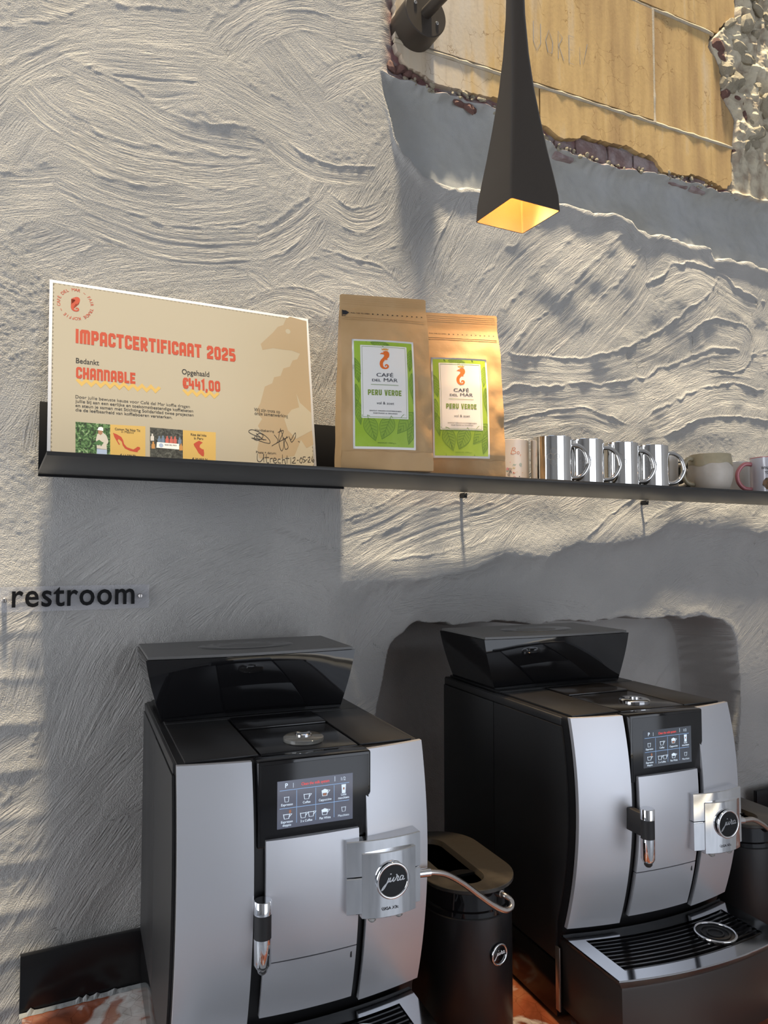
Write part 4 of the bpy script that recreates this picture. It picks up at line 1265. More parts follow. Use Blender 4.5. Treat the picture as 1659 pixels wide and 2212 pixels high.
coffee_machine(M2O, RZ, 'silver and black coffee machine standing in front of the wall niche', .278, (.0925, -.082, .2905), False, True)

# ------------------------------------------------------------------ milk coolers with their hoses
M['coolerlid'] = mat('scuffed_cooler_lid', (.036, .034, .031), .30, var=(9, (.085, .078, .066), .54, .66), bump=(60, .15, .002))
M['coolerbody'] = mat('cooler_satin_black', (.010, .010, .011), .36)
M['hose'] = mat('braided_steel_hose', (.62, .58, .55), .26, 1.0)
def m_local(u, v, y):
    """pixel -> point in the first machine's frame, on the vertical plane y = const of that frame"""
    ex = Vector((math.cos(RZ), math.sin(RZ), 0)); ey = Vector((-math.sin(RZ), math.cos(RZ), 0))
    p = on_plane(u, v, Vector(M1O)+ey*y, ey) - Vector(M1O)
    return (p.dot(ex), y, p.z)
def milk_cooler(origin, rz, off, label, mz):
    t = empty('milk_cooler', origin, rz, label, 'milk cooler', 'black milk coolers beside the coffee machines')
    cx, cy, hw, hd = off
    def ob(z, d=0.0, hw_=None, hd_=None, c=None):
        a, b = (hw_ or hw)+d, (hd_ or hd)+d
        c = c or (cx, cy)
        pts = []
        for k in range(25):
            an = math.pi + math.pi*k/24
            pts.append((c[0]+a*math.cos(an), c[1]-(b-a)+a*math.sin(an), z))
        for k in range(25):
            an = math.pi*k/24
            pts.append((c[0]+a*math.cos(an), c[1]+(b-a)+a*math.sin(an), z))
        return pts
    H = .270
    loft('cooler_body', [ob(.001, -.004), ob(.004, -.002), ob(.222, -.002), ob(.224, -.004)], M['coolerbody'], t, 40)
    loft('lid_band', [ob(.2245, -.003), ob(.232, -.003), ob(.234, -.006), ob(.262, -.006)], M['gloss'], t, 40)
    s0 = lambda z, d=0.0: ob(z, d, .031, .098, (cx-.012, cy-.002))
    lid = loft('cooler_lid', [ob(.262, -.002), ob(.264, .001), ob(H-.001, .001), ob(H, 0), s0(H), s0(H-.003, -.002), s0(H-.012, -.006), s0(H-.014, -.012)], M['coolerlid'], t, 40, True, True)
    lathe('lid_button', [(.0075, H-.0142), (.0075, H-.011), (.005, H-.0105), (.0045, H-.012), (.001, H-.012)], M['steel'], lid, cx-.012, cy+.02, 20)
    loft('grip_bar', [[(cx-.012+(.026*math.cos(R(a))), cy-.055+(.018*math.sin(R(a))), z) for a in range(0, 181, 15)] for z in (H-.0142, H-.004)], M['piano'], lid, 40)
    # badge on the rounded front, turned towards the room
    an = R(-77)
    n_ = Vector((math.cos(an), math.sin(an), 0)); tn = Vector((-math.sin(an), math.cos(an), 0))
    pc = Vector((cx, cy-(hd-hw), .165)) + n_*(hw-.0025)
    def on(a, b, d): return tuple(pc + tn*a + Vector((0, 0, 1))*b + n_*d)
    bd = loft('badge', [[on(r_*math.cos(2*math.pi*k/36), r_*math.sin(2*math.pi*k/36), d_) for k in range(36)] for r_, d_ in ((.0165, -.003), (.0165, .002), (.0145, .0032), (.001, .0032))], M['badge'], t, 40)
    tube('badge_ring', [on(.0152*math.cos(2*math.pi*k/40), .0152*math.sin(2*math.pi*k/40), .0030) for k in range(40)], .0017, M['chrome'], bd, 8, True)
    flat('badge_script', jura_polys(0, 0, .022), lambda a, b: on(a, b, .0036), M['white'], bd)
    # braided hose from the frother to the cooler
    bx_ = .3325
    an2 = R(-66); pn = Vector((cx, cy-(hd-hw), .247)) + Vector((math.cos(an2), math.sin(an2), 0))*(hw-.006)
    d2 = Vector((math.cos(an2), math.sin(an2), 0))
    dzm = mz-.303
    ctrl = []
    for (u, v_, y_, k_) in ((903, 1887, -.036, 1), (935, 1884, -.034, 1), (965, 1889, -.030, .8), (1000, 1908, -.022, .55), (1035, 1934, -.014, .3), (1065, 1955, -.008, .1), (1090, 1966, -.004, 0), (1104, 1960, .0, 0), (1104, 1945, .006, 0), (1090, 1934, .013, 0), (1075, 1929, .028, 0)):
        q = m_local(u, v_, y_)
        ctrl.append((q[0], q[1], q[2]+dzm*k_))
    P = spline(ctrl, 14)
    hs = tube('hose', P, [.0043*(1+.035*(k % 2)) for k in range(len(P))], M['hose'], t, 12)
    tube('hose_ferrule', [P[0], P[3], P[7], P[11]], .0062, M['steel'], hs, 14)
    tube('hose_ferrule', [P[-1], P[-5], P[-10]], .0056, M['steel'], hs, 14)
    return t
milk_cooler(M1O, RZ, (.4885, .148, .0775, .128), 'black milk cooler standing between the two coffee machines', .303)
milk_cooler(M2O, RZ, (.4885, .148, .0775, .128), 'black milk cooler half hidden behind the farther coffee machine at the right edge', .278)
# ------------------------------------------------------------------ certificate leaning on the wall
C_X, C_Y, C_T = .065, 1.42-WALL_Y, .058
CW, CH = .510, .3617
tilt = math.atan2(C_T, .357)
cert = empty('certificate', (C_X, C_Y, SH_Z1), 0, 'cream certificate board with red title and zigzag white border leaning on the wall', 'certificate')
cert.rotation_euler = (-tilt, 0, 0)
c_up = Vector((0, math.sin(tilt), math.cos(tilt))); c_n = Vector((0, -math.cos(tilt), math.sin(tilt)))
def CP(u, v):
    p = on_plane(u, v, (C_X, C_Y, SH_Z1), c_n) - Vector((C_X, C_Y, SH_Z1))
    return (p.x, p.dot(c_up))
CL = lambda d: (lambda a, b: (a, -d, b))
M['paper'] = mat('white_board', (.54, .555, .61), .55)
M['cream'] = mat('cream_print', (.40, .365, .295), .5)
M['peach'] = mat('peach_print', (.36, .285, .195), .5)
M['redink'] = mat('red_print', (.44, .062, .030), .5)
M['yellow'] = mat('yellow_print', (.56, .38, .115), .5)
box('board', 0, CW, 0, .003, 0, CH, M['paper'], cert, .0004)
def zig(x0, y0, x1, y1, pitch, dep):
    out = []
    def run(a, b, n_):
        k = max(2, int(round(math.hypot(b[0]-a[0], b[1]-a[1])/pitch)))
        for i in range(k):
            t = i/k
            p = (a[0]+(b[0]-a[0])*t, a[1]+(b[1]-a[1])*t)
            t2 = (i+.5)/k
            out.append(p); out.append((a[0]+(b[0]-a[0])*t2+n_[0]*dep, a[1]+(b[1]-a[1])*t2+n_[1]*dep))
    run((x0, y0), (x1, y0), (0, 1)); run((x1, y0), (x1, y1), (-1, 0)); run((x1, y1), (x0, y1), (0, -1)); run((x0, y1), (x0, y0), (1, 0))
    return out
flat('cream_ground', [zig(.0055, .0055, CW-.0055, CH-.0055, .0078, .0028)], CL(.00006), M['cream'], cert)
SEA_BODY = [(690,347),(735,348),(755,352),(765,365),(760,385),(735,415),(710,440),(690,475),(685,515),(690,540),(741,540),(739,505),(747,480),(767,455),(777,432),(790,455),(800,437),(825,440),(808,420),(828,408),(843,385),(850,350),(845,318),(825,295),(795,288),(760,298),(740,310),(715,330)]
_to = [(690,540),(700,565),(722,587),(752,597),(788,597),(818,584),(835,560),(833,532),(815,514),(791,511),(772,524),(768,543),(776,556)]
_ti = [(741,540),(746,552),(756,563),(770,570),(785,570),(797,565),(806,555),(806,542),(799,535),(790,534),(787,539),(786,545),(787,550)]
SEA = [SEA_BODY] + [[_to[i], _to[i+1], _ti[i+1], _ti[i]] for i in range(len(_to)-1)]
def seahorse(cx, cy, h, flip=1):
    k = h/(600-288)
    return [[(cx+(a-768)*k*flip, cy-(b-444)*k) for a, b in p] for p in SEA]
def eye(cx, cy, h): k = h/312; return disc2(cx+(748-768)*k, cy-(316-444)*k, 6*k, 10)
# big pale seahorse at the right edge, clipped at the border: outline read off the board
BIG = [(563,743),(590,718),(600,706),(612,702),(617,690),(626,684),(662,694),(664,742),(667,800),(671,860),(674,930),(677,960),(662,968),(650,950),(636,985),(600,992),(560,990),(556,970),(560,950),(566,935),(557,920),(566,905),(553,888),(562,872),(566,858),(572,835),(588,828),(592,815),(606,812),(612,796),(626,792),(632,779),(642,776),(648,764),(630,757),(610,755),(590,752),(567,756)]
flat('pale_seahorse', [[CP(*p) for p in BIG]], CL(.00011), M['peach'], cert)
e_ = CP(622, 716); flat('pale_seahorse_eye', [disc2(e_[0], e_[1], .0055, 20)], CL(.00018), M['cream'], cert)
flat('pale_fin', [[CP(*p) for p in ((640,850),(648,870),(672,892),(674,930),(640,948),(622,930),(614,905),(630,885),(646,880))]], CL(.00018), M['cream'], cert)
# round stamp
sc_ = CP(163, 657); rad = .0365
sh = seahorse(sc_[0], sc_[1], .030)
flat('stamp_seahorse', sh, CL(.00018), M['redink'], cert)
flat('stamp_seahorse_eye', [eye(sc_[0], sc_[1], .030)], CL(.00024), M['cream'], cert)
def ring_text(s, c, r, a0, a1, cap):
    parts = []
    n = len(s)
    for i, ch in enumerate(s):
        if ch == ' ': continue
        a = a0+(a1-a0)*(i+.5)/n
        v, f = glyphs(ch, .006)
        w = max(p[0] for p in v)+min(p[0] for p in v)
        t = a-math.pi/2
        parts.append(([(c[0]+r*math.cos(a)+((p[0]-w/2)*cap)*math.cos(t)-p[1]*cap*math.sin(t), c[1]+r*math.sin(a)+((p[0]-w/2)*cap)*math.sin(t)+p[1]*cap*math.cos(t)) for p in v], f))
    return merge(parts)
placed('stamp_lettering', ring_text('CAF\u00c9 DEL MAR ~ FAIR TRADE KOFFIE ~ ', sc_, .0262, R(196), R(196-360), .0056), CL(.00018), M['redink'], cert)
def ctext(name, s, p0, p1, ptop, m, bold=.006, block=False, wt=.24):
    a = CP(*p0); b = CP(*p1); c = CP(*ptop)
    cap = c[1]-a[1]
    if block: vf = block_text(s, a[0], b[0], a[1], cap, wt)
    else: vf = fit_text(s, a[0], b[0], a[1], cap, bold)
    placed(name, vf, CL(.00018), m, cert)
def zigband(p0, p1, n, w):
    a, b = CP(*p0), CP(*p1)
    pts = [(a[0]+(b[0]-a[0])*i/n, a[1]+(.0045 if i % 2 == 0 else -.0045)) for i in range(n+1)]
    return ribbon(pts, w)
flat('zigzag_rule', zigband((166, 824), (345, 831), 18, .0058), CL(.00011), M['yellow'], cert)
flat('zigzag_rule', zigband((396, 846), (472, 852), 8, .0058), CL(.00011), M['yellow'], cert)
ctext('title_lettering', 'IMPACTCERTIFICAAT 2025', (163, 741), (509, 778), (163, 710), M['redink'], block=True, wt=.235)
ctext('recipient_lettering', 'CHANNABLE', (164, 817), (293, 827), (164, 792), M['redink'], block=True, wt=.23)
ctext('amount_lettering', '\u20ac441,00', (394, 839), (476, 847), (394, 815), M['redink'], block=True, wt=.23)
ctext('small_lettering', 'Bedankt', (164, 784), (214, 787), (164, 773), M['ink'], .012)
ctext('small_lettering', 'Opgehaald', (393, 808), (452, 812), (393, 797), M['ink'], .012)
for k, (ln, x1_, y1_) in enumerate((('Door jullie bewuste keuze voor Caf\u00e9 del Mar koffie dragen', 410, 879), ('jullie bij aan een eerlijke en toekomstbestendige koffieketen', 417, 887), ('en steun je samen met Stichting Solidaridad twee projecten', 418, 896), ('die de leefbaarheid van koffieboeren versterken.', 372, 903))):
    y0_ = 860+k*9.4
    ctext('small_lettering', ln, (163, y0_), (x1_, y1_), (163, y0_-6.6), M['ink'], .006)
ctext('small_lettering', 'Wij zijn trots op', (549, 888), (605, 892), (549, 881), M['ink'], .006)
ctext('small_lettering', 'onze samenwerking', (550, 896), (622, 901), (550, 889), M['ink'], .006)
ctext('small_lettering', 'Handtekening', (551, 931), (592, 936), (551, 926), M['ink'], .006)
ctext('small_lettering', 'Plaats + datum:', (553, 979), (597, 983), (553, 974), M['ink'], .006)
def pen(name, strokes, w=.0010):
    polys = []
    for st in strokes:
        q = [CP(*p) for p in st]
        if len(q) > 2: q = [(p.x, p.y) for p in spline([(a, b, 0) for a, b in q], 5)]
        polys += ribbon(q, w)
    flat(name, polys, CL(.0003), M['ink'], cert)
pen('signature', [[(562,945),(545,938),(537,932),(545,928),(565,936),(580,948),(583,957),(572,956),(555,950),(543,946)], [(552,940),(549,948),(556,951),(565,947),(568,940),(560,936),(554,941),(557,948),(564,948)], [(553,936),(562,944),(570,951)], [(545,946),(575,950)]])
pen('signature', [[(592,939),(600,950),(597,958)], [(587,963),(605,953),(622,944)], [(606,925),(602,945),(604,965),(609,974),(613,960),(610,940),(606,928)], [(600,934),(612,930),(607,945),(602,955)], [(612,945),(620,958),(622,967),(616,970),(614,955),(620,942)], [(624,942),(628,950),(634,940),(638,935),(638,944),(630,955),(626,946)], [(644,953),(647,955)]])
pen('handwriting', [[(556,980),(556,994),(562,997),(568,990),(570,981)], [(569,981),(570,998)], [(575,981),(576,998),(581,999)], [(571,988),(581,988)], [(584,999),(584,991),(589,990)], [(590,995),(597,993),(593,989),(590,995),(594,1000),(598,998)], [(606,992),(601,992),(601,999),(607,1000)], [(610,982),(610,1001)], [(610,995),(614,992),(616,1001)], [(620,984),(620,1001)], [(616,990),(625,990)], [(617,1000),(616,1006)],
   [(628,988),(628,1002)], [(632,990),(637,988),(636,994),(631,1000),(639,1000)], [(641,994),(645,994)], [(650,988),(647,996),(651,1000),(653,993),(650,988)], [(660,987),(655,987),(655,992),(660,995),(655,999)], [(661,993),(664,993)], [(665,989),(669,987),(669,992),(665,998),(671,998)], [(675,985),(673,994),(677,998),(678,993),(674,994)]], .0011)
# printed photographs and maps
def photo_material(name, stops, scale):
    m = bpy.data.materials.new(name); m.use_nodes = True
    nt = m.node_tree; b = nt.nodes['Principled BSDF']; b.inputs['Roughness'].default_value = .5
    tc = nt.nodes.new('ShaderNodeTexCoord'); n = nt.nodes.new('ShaderNodeTexNoise'); n.inputs['Scale'].default_value = scale; n.inputs['Detail'].default_value = 6; n.inputs['Distortion'].default_value = 1.5
    r = nt.nodes.new('ShaderNodeValToRGB')
    for k, (p, c) in enumerate(stops):
        e = r.color_ramp.elements[k] if k < 2 else r.color_ramp.elements.new(p)
        e.position = p; e.color = c + (1,)
    nt.links.new(tc.outputs['Object'], n.inputs['Vector']); nt.links.new(n.outputs['Fac'], r.inputs['Fac']); nt.links.new(r.outputs['Color'], b.inputs['Base Color'])
    return m
M['leafphoto'] = photo_material('printed_foliage', [(.36, (.01, .02, .012)), (.48, (.03, .09, .03)), (.58, (.10, .22, .08)), (.72, (.42, .52, .36))], 150)
M['groupphoto'] = photo_material('printed_dark_hillside', [(.36, (.015, .016, .018)), (.55, (.06, .065, .06)), (.75, (.16, .17, .16))], 140)
def pq(*p): return [CP(*q) for q in p]
flat('photo_print', [pq((163,911),(238,917),(238,995),(163,990))], CL(.00011), M['leafphoto'], cert)
flat('map_card', [pq((238,917),(314,921),(314,1002),(238,996))], CL(.00011), M['yellow'], cert)
flat('photo_print', [pq((324,923),(395,929),(395,1005),(324,1001))], CL(.00011), M['groupphoto'], cert)
flat('map_card', [pq((395,929),(466,934),(466,1010),(395,1005))], CL(.00011), M['yellow'], cert)
M['pshirt'] = mat('printed_pale_shirt', (.55, .52, .48), .5); M['pskin'] = mat('printed_skin', (.35, .18, .11), .5); M['pjean'] = mat('printed_jeans', (.36, .46, .66), .5)
flat('printed_shirt', [pq((210,938),(217,934),(222,934),(230,941),(234,952),(233,958),(230,960),(231,972),(209,970),(209,960),(207,950))], CL(.00018), M['pshirt'], cert)
flat('printed_face', [pq((212,930),(212,936),(217,940),(221,937),(222,930))], CL(.00024), M['pskin'], cert)
flat('printed_cap', [pq((210,929),(213,923),(219,922),(223,925),(223,931))], CL(.0003), M['white'], cert)
flat('printed_jeans', [pq((209,968),(231,971),(231,990),(209,988))], CL(.00018), M['pjean'], cert)
M['leafgreen'] = mat('printed_leaf', (.06, .16, .06), .5)
flat('printed_leaf', [pq((200,958),(214,950),(221,955),(214,962)), pq((212,952),(224,956),(218,964))], CL(.0003), M['leafgreen'], cert)
flat('printed_banner', [pq((339,955),(387,959),(387,971),(338,967))], CL(.00018), M['white'], cert)
flat('printed_banner_emblem', [disc2(*CP(348, 962), .0042, 16)], CL(.00024), M['pjean'], cert)
placed('printed_banner_lettering', fit_text('RIOS DEL INKA', CP(356, 962)[0], CP(382, 964)[0], CP(368, 963)[1], .0026, .01), CL(.00024), M['ink'], cert)
rs = random.Random(2)
crowd = [mat('printed_crowd_'+str(k), c, .5) for k, c in enumerate(((.5, .12, .10), (.6, .58, .56), (.14, .2, .3), (.5, .25, .08)))]
for (u, v_, k) in ((329,943,1),(331,960,3),(344,948,2),(352,947,2),(361,948,0),(370,949,0),(378,949,0),(388,951,2),(391,964,3)):
    w_ = 3.6
    flat('printed_figure', [pq((u-w_,v_+9),(u-w_,v_),(u-1.6,v_-2),(u-1.8,v_-6),(u+1.8,v_-6),(u+1.6,v_-2),(u+w_,v_),(u+w_,v_+9))], CL(.00014), crowd[k], cert)
flat('map_shape', [pq((244,935),(252,938),(262,944),(266,951),(268,959),(274,966),(282,969),(288,971),(293,968),(297,965),(302,966),(303,970),(298,974),(297,977),(290,976),(281,974),(270,969),(265,962),(263,954),(256,948),(254,952),(259,960),(257,961),(251,951),(247,944))], CL(.00018), M['redink'], cert)
flat('map_shape', [pq((418,959),(424,955),(430,952),(438,956),(432,961),(431,966),(436,970),(440,971),(441,980),(440,986),(436,985),(429,979),(424,970),(420,964))], CL(.00018), M['redink'], cert)
ctext('small_lettering', 'Comon Yaj Nop Tic', (248, 929), (303, 933), (248, 924), M['ink'], .02)
ctext('small_lettering', 'in Mexico', (262, 935), (289, 938), (262, 930), M['ink'], .02)
ctext('small_lettering', 'R\u00edos del Inka', (412, 941), (446, 945), (412, 936), M['ink'], .02)
ctext('small_lettering', 'in Peru', (419, 949), (439, 951), (419, 944), M['ink'], .02)
ctext('small_lettering', '\u20ac 14.500,70', (259, 987), (293, 990), (259, 981), M['ink'], .02)
ctext('small_lettering', '\u20ac 30.050,36', (415, 995), (449, 998), (415, 989), M['ink'], .02)

# ------------------------------------------------------------------ coffee bags
from mathutils import noise as mn
M['kraft'] = mat('kraft_paper', (.46, .285, .125), .62, bump=(45, .22, .004), var=(14, (.51, .33, .16), .4, .7))
M['labelwhite'] = mat('label_white', (.82, .80, .76), .42)
def green_mat():
    m = mat('label_green', (.30, .46, .035), .4, var=(18, (.36, .53, .06), .4, .65))
    return m
M['green'] = green_mat()
M['leafline'] = mat('leaf_line_green', (.14, .26, .03), .5)
M['leaffill'] = mat('leaf_tint_green', (.25, .40, .04), .45)
M['orange'] = mat('orange_print', (.78, .16, .02), .45)
M['crown'] = mat('crown_print', (.72, .36, .05), .45)
M['greenink'] = mat('green_ink', (.20, .30, .03), .5)
M['navy'] = mat('navy_ink', (.02, .022, .04), .5)
def coffee_bag(loc, rz, H, seed, label):
    t = empty('coffee_bag', loc, rz, label, 'coffee bag', 'two kraft paper coffee bags on the shelf')
    W = .168
    prof = [(0, .041), (.03, .043), (.10, .041), (.18, .034), (.235, .025), (.265, .017), (.285, .0095), (.298, .004), (.305, .0016), (H, .0012)]
    def dep(z):
        for (z0, d0), (z1, d1) in zip(prof[:-1], prof[1:]):
            if z <= z1: return d0+(d1-d0)*(z-z0)/(z1-z0)
        return prof[-1][1]
    def hw(z): return W/2*(1-.03*min(1, z/H)) + .002*mn.noise(Vector((0, z*18, seed)))
    def fy(x, z):
        a = min(1, max(0, (.29-z)/.05))
        b = min(1, z/.03)
        wr = mn.noise(Vector((x*26, z*20, seed)))*.0055 + (.5-abs(mn.noise(Vector((x*30+z*9, z*24, seed+5)))))*.0055
        lx_ = max(0, min(1, (x+.072)/.008))*max(0, min(1, (.059-x)/.008)); lz_ = max(0, min(1, (z-.030)/.008))*max(0, min(1, (.247-z)/.010))
        wr *= 1-.90*lx_*lz_
        cre = -.003*math.exp(-((z-.034)/.0025)**2)
        q = 1-(x/(W/2))**2
        fold = .0022*abs(math.sin((x*9+z*14+seed)*2.1))*(1-q)
        return -dep(z) - .006*max(0, q)*a*b + (wr*(.35+.65*(1-q*.5)) + fold)*a*(.4+.6*b) - cre*(1 if z < .06 else 0)*.5
    zz = [0, .002, .01, .02, .031, .034, .037, .045] + [.045+.005*k for k in range(1, 51)] + [.297, .301, .305, .312, .318]
    zz = [z for z in zz if z < H-.003] + [H-.002, H]
    nx = 42
    loops = []
    for z in zz:
        h_ = hw(z); l = []
        inset = .004 if z >= H-.0005 else 0
        for i in range(nx+1):
            x = -h_+inset+2*(h_-inset)*i/nx
            l.append((x, fy(x, z), z))
        pin = .003 + .030*max(0, min(1, (z-.02)/.22)) + .002*mn.noise(Vector((3, z*25, seed)))
        pin = min(pin, .034)
        if z > .285: pin = .034*max(0, (.305-z)/.02)
        d = dep(z)
        l.append((h_-inset-pin*.45, -d*.35, z)); l.append((h_-inset-pin, 0, z)); l.append((h_-inset-pin*.45, d*.35, z))
        for i in range(nx+1):
            x = h_-inset-2*(h_-inset)*i/nx
            l.append((x, d+.004*max(0, 1-(x/h_)**2)*min(1, max(0, (.28-z)/.05)), z))
        l.append((-h_+inset+pin*.45, d*.35, z)); l.append((-h_+inset+pin, 0, z)); l.append((-h_+inset+pin*.45, -d*.35, z))
        loops.append(l)
    bag = loft('bag_body', loops, M['kraft'], t, 50)
    fl = []
    for d_ in (.0004, .0016):
        fl.append([(-hw(.01)+2*hw(.01)*i/20, fy(-hw(.01)+2*hw(.01)*i/20, .001)-d_, .0006) for i in range(21)])
    top_ = [(-hw(.03)+.002+2*(hw(.03)-.002)*i/20, fy(-hw(.03)+.002+2*(hw(.03)-.002)*i/20, .031)-.0014, .0325+.0012*math.sin(i*1.3+seed)) for i in range(21)]
    mid_ = [(-hw(.02)+2*hw(.02)*i/20, fy(-hw(.02)+2*hw(.02)*i/20, .017)-.0018-.0008*math.sin(i*.9+seed), .017) for i in range(21)]
    loft('bottom_flap', [fl[1], mid_, top_], M['kraft'], t, True, False, False, False)
    LX0, LX1, LZ0, LZ1 = -.0635, .0505, .0365, .2385
    def wrap(d):
        return lambda a, b: ((LX0+(LX1-LX0)*a), fy(LX0+(LX1-LX0)*a, LZ1-(LZ1-LZ0)*b)-d, LZ1-(LZ1-LZ0)*b)
    def lab(name, polys, d, m, par, step=.045):
        v, f = grid_cut(polys, step)
        return from_py(name, [wrap(d)(a, b) for a, b in v], f, m, par, True)
    def labt(name, vf, d, m, par):
        # 2-D text is built with v up; flip into label space (v down)
        v, f = vf
        o = from_py(name, [wrap(d)(a, b) for a, b in v], f, m, par)
        lift(o.data)
        return o
    lb = lab('label', [rect2(0, 0, 1, 1)], .0006, M['labelwhite'], t)
    def zigr(x0, y0, x1, y1, px_, dx, dy):
        out = []
        ny = int(round((y1-y0)/(px_*.56))); nx_ = int(round((x1-x0)/px_))
        for i in range(nx_): out += [(x0+(x1-x0)*i/nx_, y0), (x0+(x1-x0)*(i+.5)/nx_, y0+dy)]
        for i in range(ny): out += [(x1, y0+(y1-y0)*i/ny), (x1-dx, y0+(y1-y0)*(i+.5)/ny)]
        for i in range(nx_): out += [(x1-(x1-x0)*i/nx_, y1), (x1-(x1-x0)*(i+.5)/nx_, y1-dy)]
        for i in range(ny): out += [(x0, y1-(y1-y0)*i/ny), (x0+dx, y1-(y1-y0)*(i+.5)/ny)]
        return out
    lab('label_green_ground', [zigr(.027, .016, .973, .981, .022, .008, .0045)], .0008, M['green'], lb)
    # leaf drawings
    def leaf(cx, cy, ln, wd, ang):
        pts = []
        for k in range(17):
            q = k/16; pts.append((ln*(q-.0), wd*math.sin(math.pi*q**.8)))
        for k in range(15, 0, -1):
            q = k/16; pts.append((ln*q, -wd*math.sin(math.pi*q**.8)))
        ca, sa = math.cos(ang), math.sin(ang)
        return [(cx+a*ca-b*sa, cy+(a*sa+b*ca)*.57) for a, b in pts]
    lv = [(.22, .70, .42, .11, R(72)), (.60, .70, .40, .12, R(112)), (.97, .66, .44, .11, R(128)), (.03, .18, .40, .07, R(80)), (.05, .42, .42, .07, R(95)), (.95, .08, .36, .06, R(95)), (.95, .30, .5, .06, R(85)), (.99, .72, .42, .08, R(105)), (.30, .03, .3, .05, R(5)), (.05, .56, .4, .06, R(80))]
    clipb = lambda p: [(min(max(a, .035), .965), min(max(b, .021), .975)) for a, b in p]
    for q in lv:
        o_ = leaf(*q)
        lab('leaf_tint', [clipb(o_)], .0009, M['leaffill'], lb)
        cx_, cy_, ln_, wd_, an_ = q
        ca, sa = math.cos(an_), math.sin(an_)
        rib = ribbon(clipb(o_), .006, True) + ribbon(clipb([(cx_, cy_), (cx_+ln_*.95*ca, cy_+ln_*.95*sa*.57)]), .006)
        for k in range(1, 7):
            f_ = k/8
            for sg in (-1, 1):
                a0 = (ln_*f_, 0); a1 = (ln_*min(1, f_+.16), sg*wd_*.8*math.sin(math.pi*min(1, f_+.16)**.8))
                rib += ribbon(clipb([(cx_+a*ca-b*sa, cy_+(a*sa+b*ca)*.57) for a, b in (a0, a1)]), .0045)
        v, f = tri_polys([p for p in rib])
        lift(from_py('leaf_line', [wrap(.0010)(a, b) for a, b in v], f, M['leafline'], lb).data)
    inn = lab('label_panel', [zigr(.125, .053, .885, .728, .022, .008, .0045)], .0011, M['labelwhite'], lb)
    v, f = tri_polys(ribbon([(.155, .068), (.855, .068), (.855, .714), (.155, .714)], .0035, True))
    fr_v, fr_f = grid_cut(ribbon([(.155, .068), (.855, .068), (.855, .714), (.155, .714)], .0035, True), .045)
    from_py('panel_rule', [wrap(.0013)(a, b) for a, b in fr_v], fr_f, M['leafline'], inn)
    sh_ = [[(.512+(a-768)/312*.175*1.78*.985, .190+(b-444)/312*.175) for a, b in p] for p in SEA]
    lab('seahorse_emblem', sh_, .0014, M['orange'], inn)
    lab('emblem_eye', [disc2(.512-.024, .190-.070, .008, 10, .0045)], .0016, M['labelwhite'], inn)
    cr_ = [(.475, .098), (.462, .078), (.488, .090), (.500, .075), (.512, .089), (.525, .072), (.538, .089), (.555, .074), (.562, .090), (.588, .078), (.572, .098)]
    lab('emblem_crown', [cr_], .0014, M['crown'], inn)
    T = lambda s, x0, x1, base, cap, b=.006: (lambda vf: ([(p[0], 2*base-p[1]) for p in vf[0]], vf[1]))(fit_text(s, x0, x1, base, cap, b, None, 1.0))
    labt('brand_lettering', merge([T('CAF\u00c9', .375, .645, .347, .032), T('DEL', .305, .445, .392, .022, .012), T('MAR', .49, .715, .392, .032)]), .0014, M['navy'], inn)
    v, f = block_text('PERU VERDE', .235, .775, 0, .052, .20, .10)
    labt('blend_lettering', ([(a, .518-b) for a, b in v], f), .0014, M['greenink'], inn)
    labt('taste_lettering', T('vol & zoet', .37, .65, .600, .024, .0), .0014, M['navy'], inn)
    labt('origin_lettering', merge([T('SINGLE ORIGIN KOFFIEBONEN', .255, .765, .664, .010, .01), T('FAIRTRADE & ORGANIC', .315, .705, .686, .010, .01)]), .0014, M['navy'], inn)
    zp = [(.285+.44*i/44, .421+(.003 if i % 2 else -.003)) for i in range(45)]
    v, f = tri_polys(ribbon(zp, .003)); labt('wavy_rule', (v, f), .0014, M['leafline'], inn)
    labt('weight_lettering', T('INHOUD 1000 g e', .385, .675, .950, .011, .008), .0011, M['leafline'], lb)
    # seal ribs, zip and the tear strip print
    def bwrap(d): return lambda a, b: (a, fy(a, b)-d, b)
    for z in (H-.006, H-.010, H-.014, H-.018):
        v, f = grid_cut([rect2(-W/2+.006, z, W/2-.006, z+.0010)], .02)
        from_py('seal_rib', [bwrap(.0005)(a, b) for a, b in v], f, M['kraft'], t)
    for z in (.2795, .2835):
        v, f = grid_cut([rect2(-W/2+.006, z, W/2-.006, z+.0016)], .012)
        from_py('zip_ridge', [bwrap(.0011)(a, b) for a, b in v], f, M['kraft'], t)
    zt = .2925
    tri = [[(x, zt-.001), (x+.0034, zt+.0005), (x, zt+.002)] for x in [-.022+.0093*k for k in range(11)]]
    v, f = tri_polys(tri); from_py('tear_arrow', [bwrap(.0009)(a, b) for a, b in v], f, M['ink'], t)
    v, f = fit_text('PULL TAB TO OPEN', -.062, -.027, zt-.0005, .0022, .01); from_py('tear_lettering', [bwrap(.0009)(a, b) for a, b in v], f, M['ink'], t)
    v, f = tri_polys([[(-.077, zt-.004), (-.071, zt-.004), (-.065, zt+.001), (-.071, zt+.005), (-.077, zt+.005)]] + ribbon([(-.0775, zt+.006), (-.0785, zt-.007), (-.072, zt-.006)], .0012))
    from_py('tear_emblem', [bwrap(.0009)(a, b) for a, b in v], f, M['ink'], t)
    return t
coffee_bag((.620, 1.21-WALL_Y, SH_Z1), R(-15.5), .329, 3.3, 'kraft paper coffee bag with green label next to the certificate')
coffee_bag((.813, 1.252-WALL_Y, SH_Z1), R(-18), .337, 9.1, 'kraft paper coffee bag with green label next to the party mug')

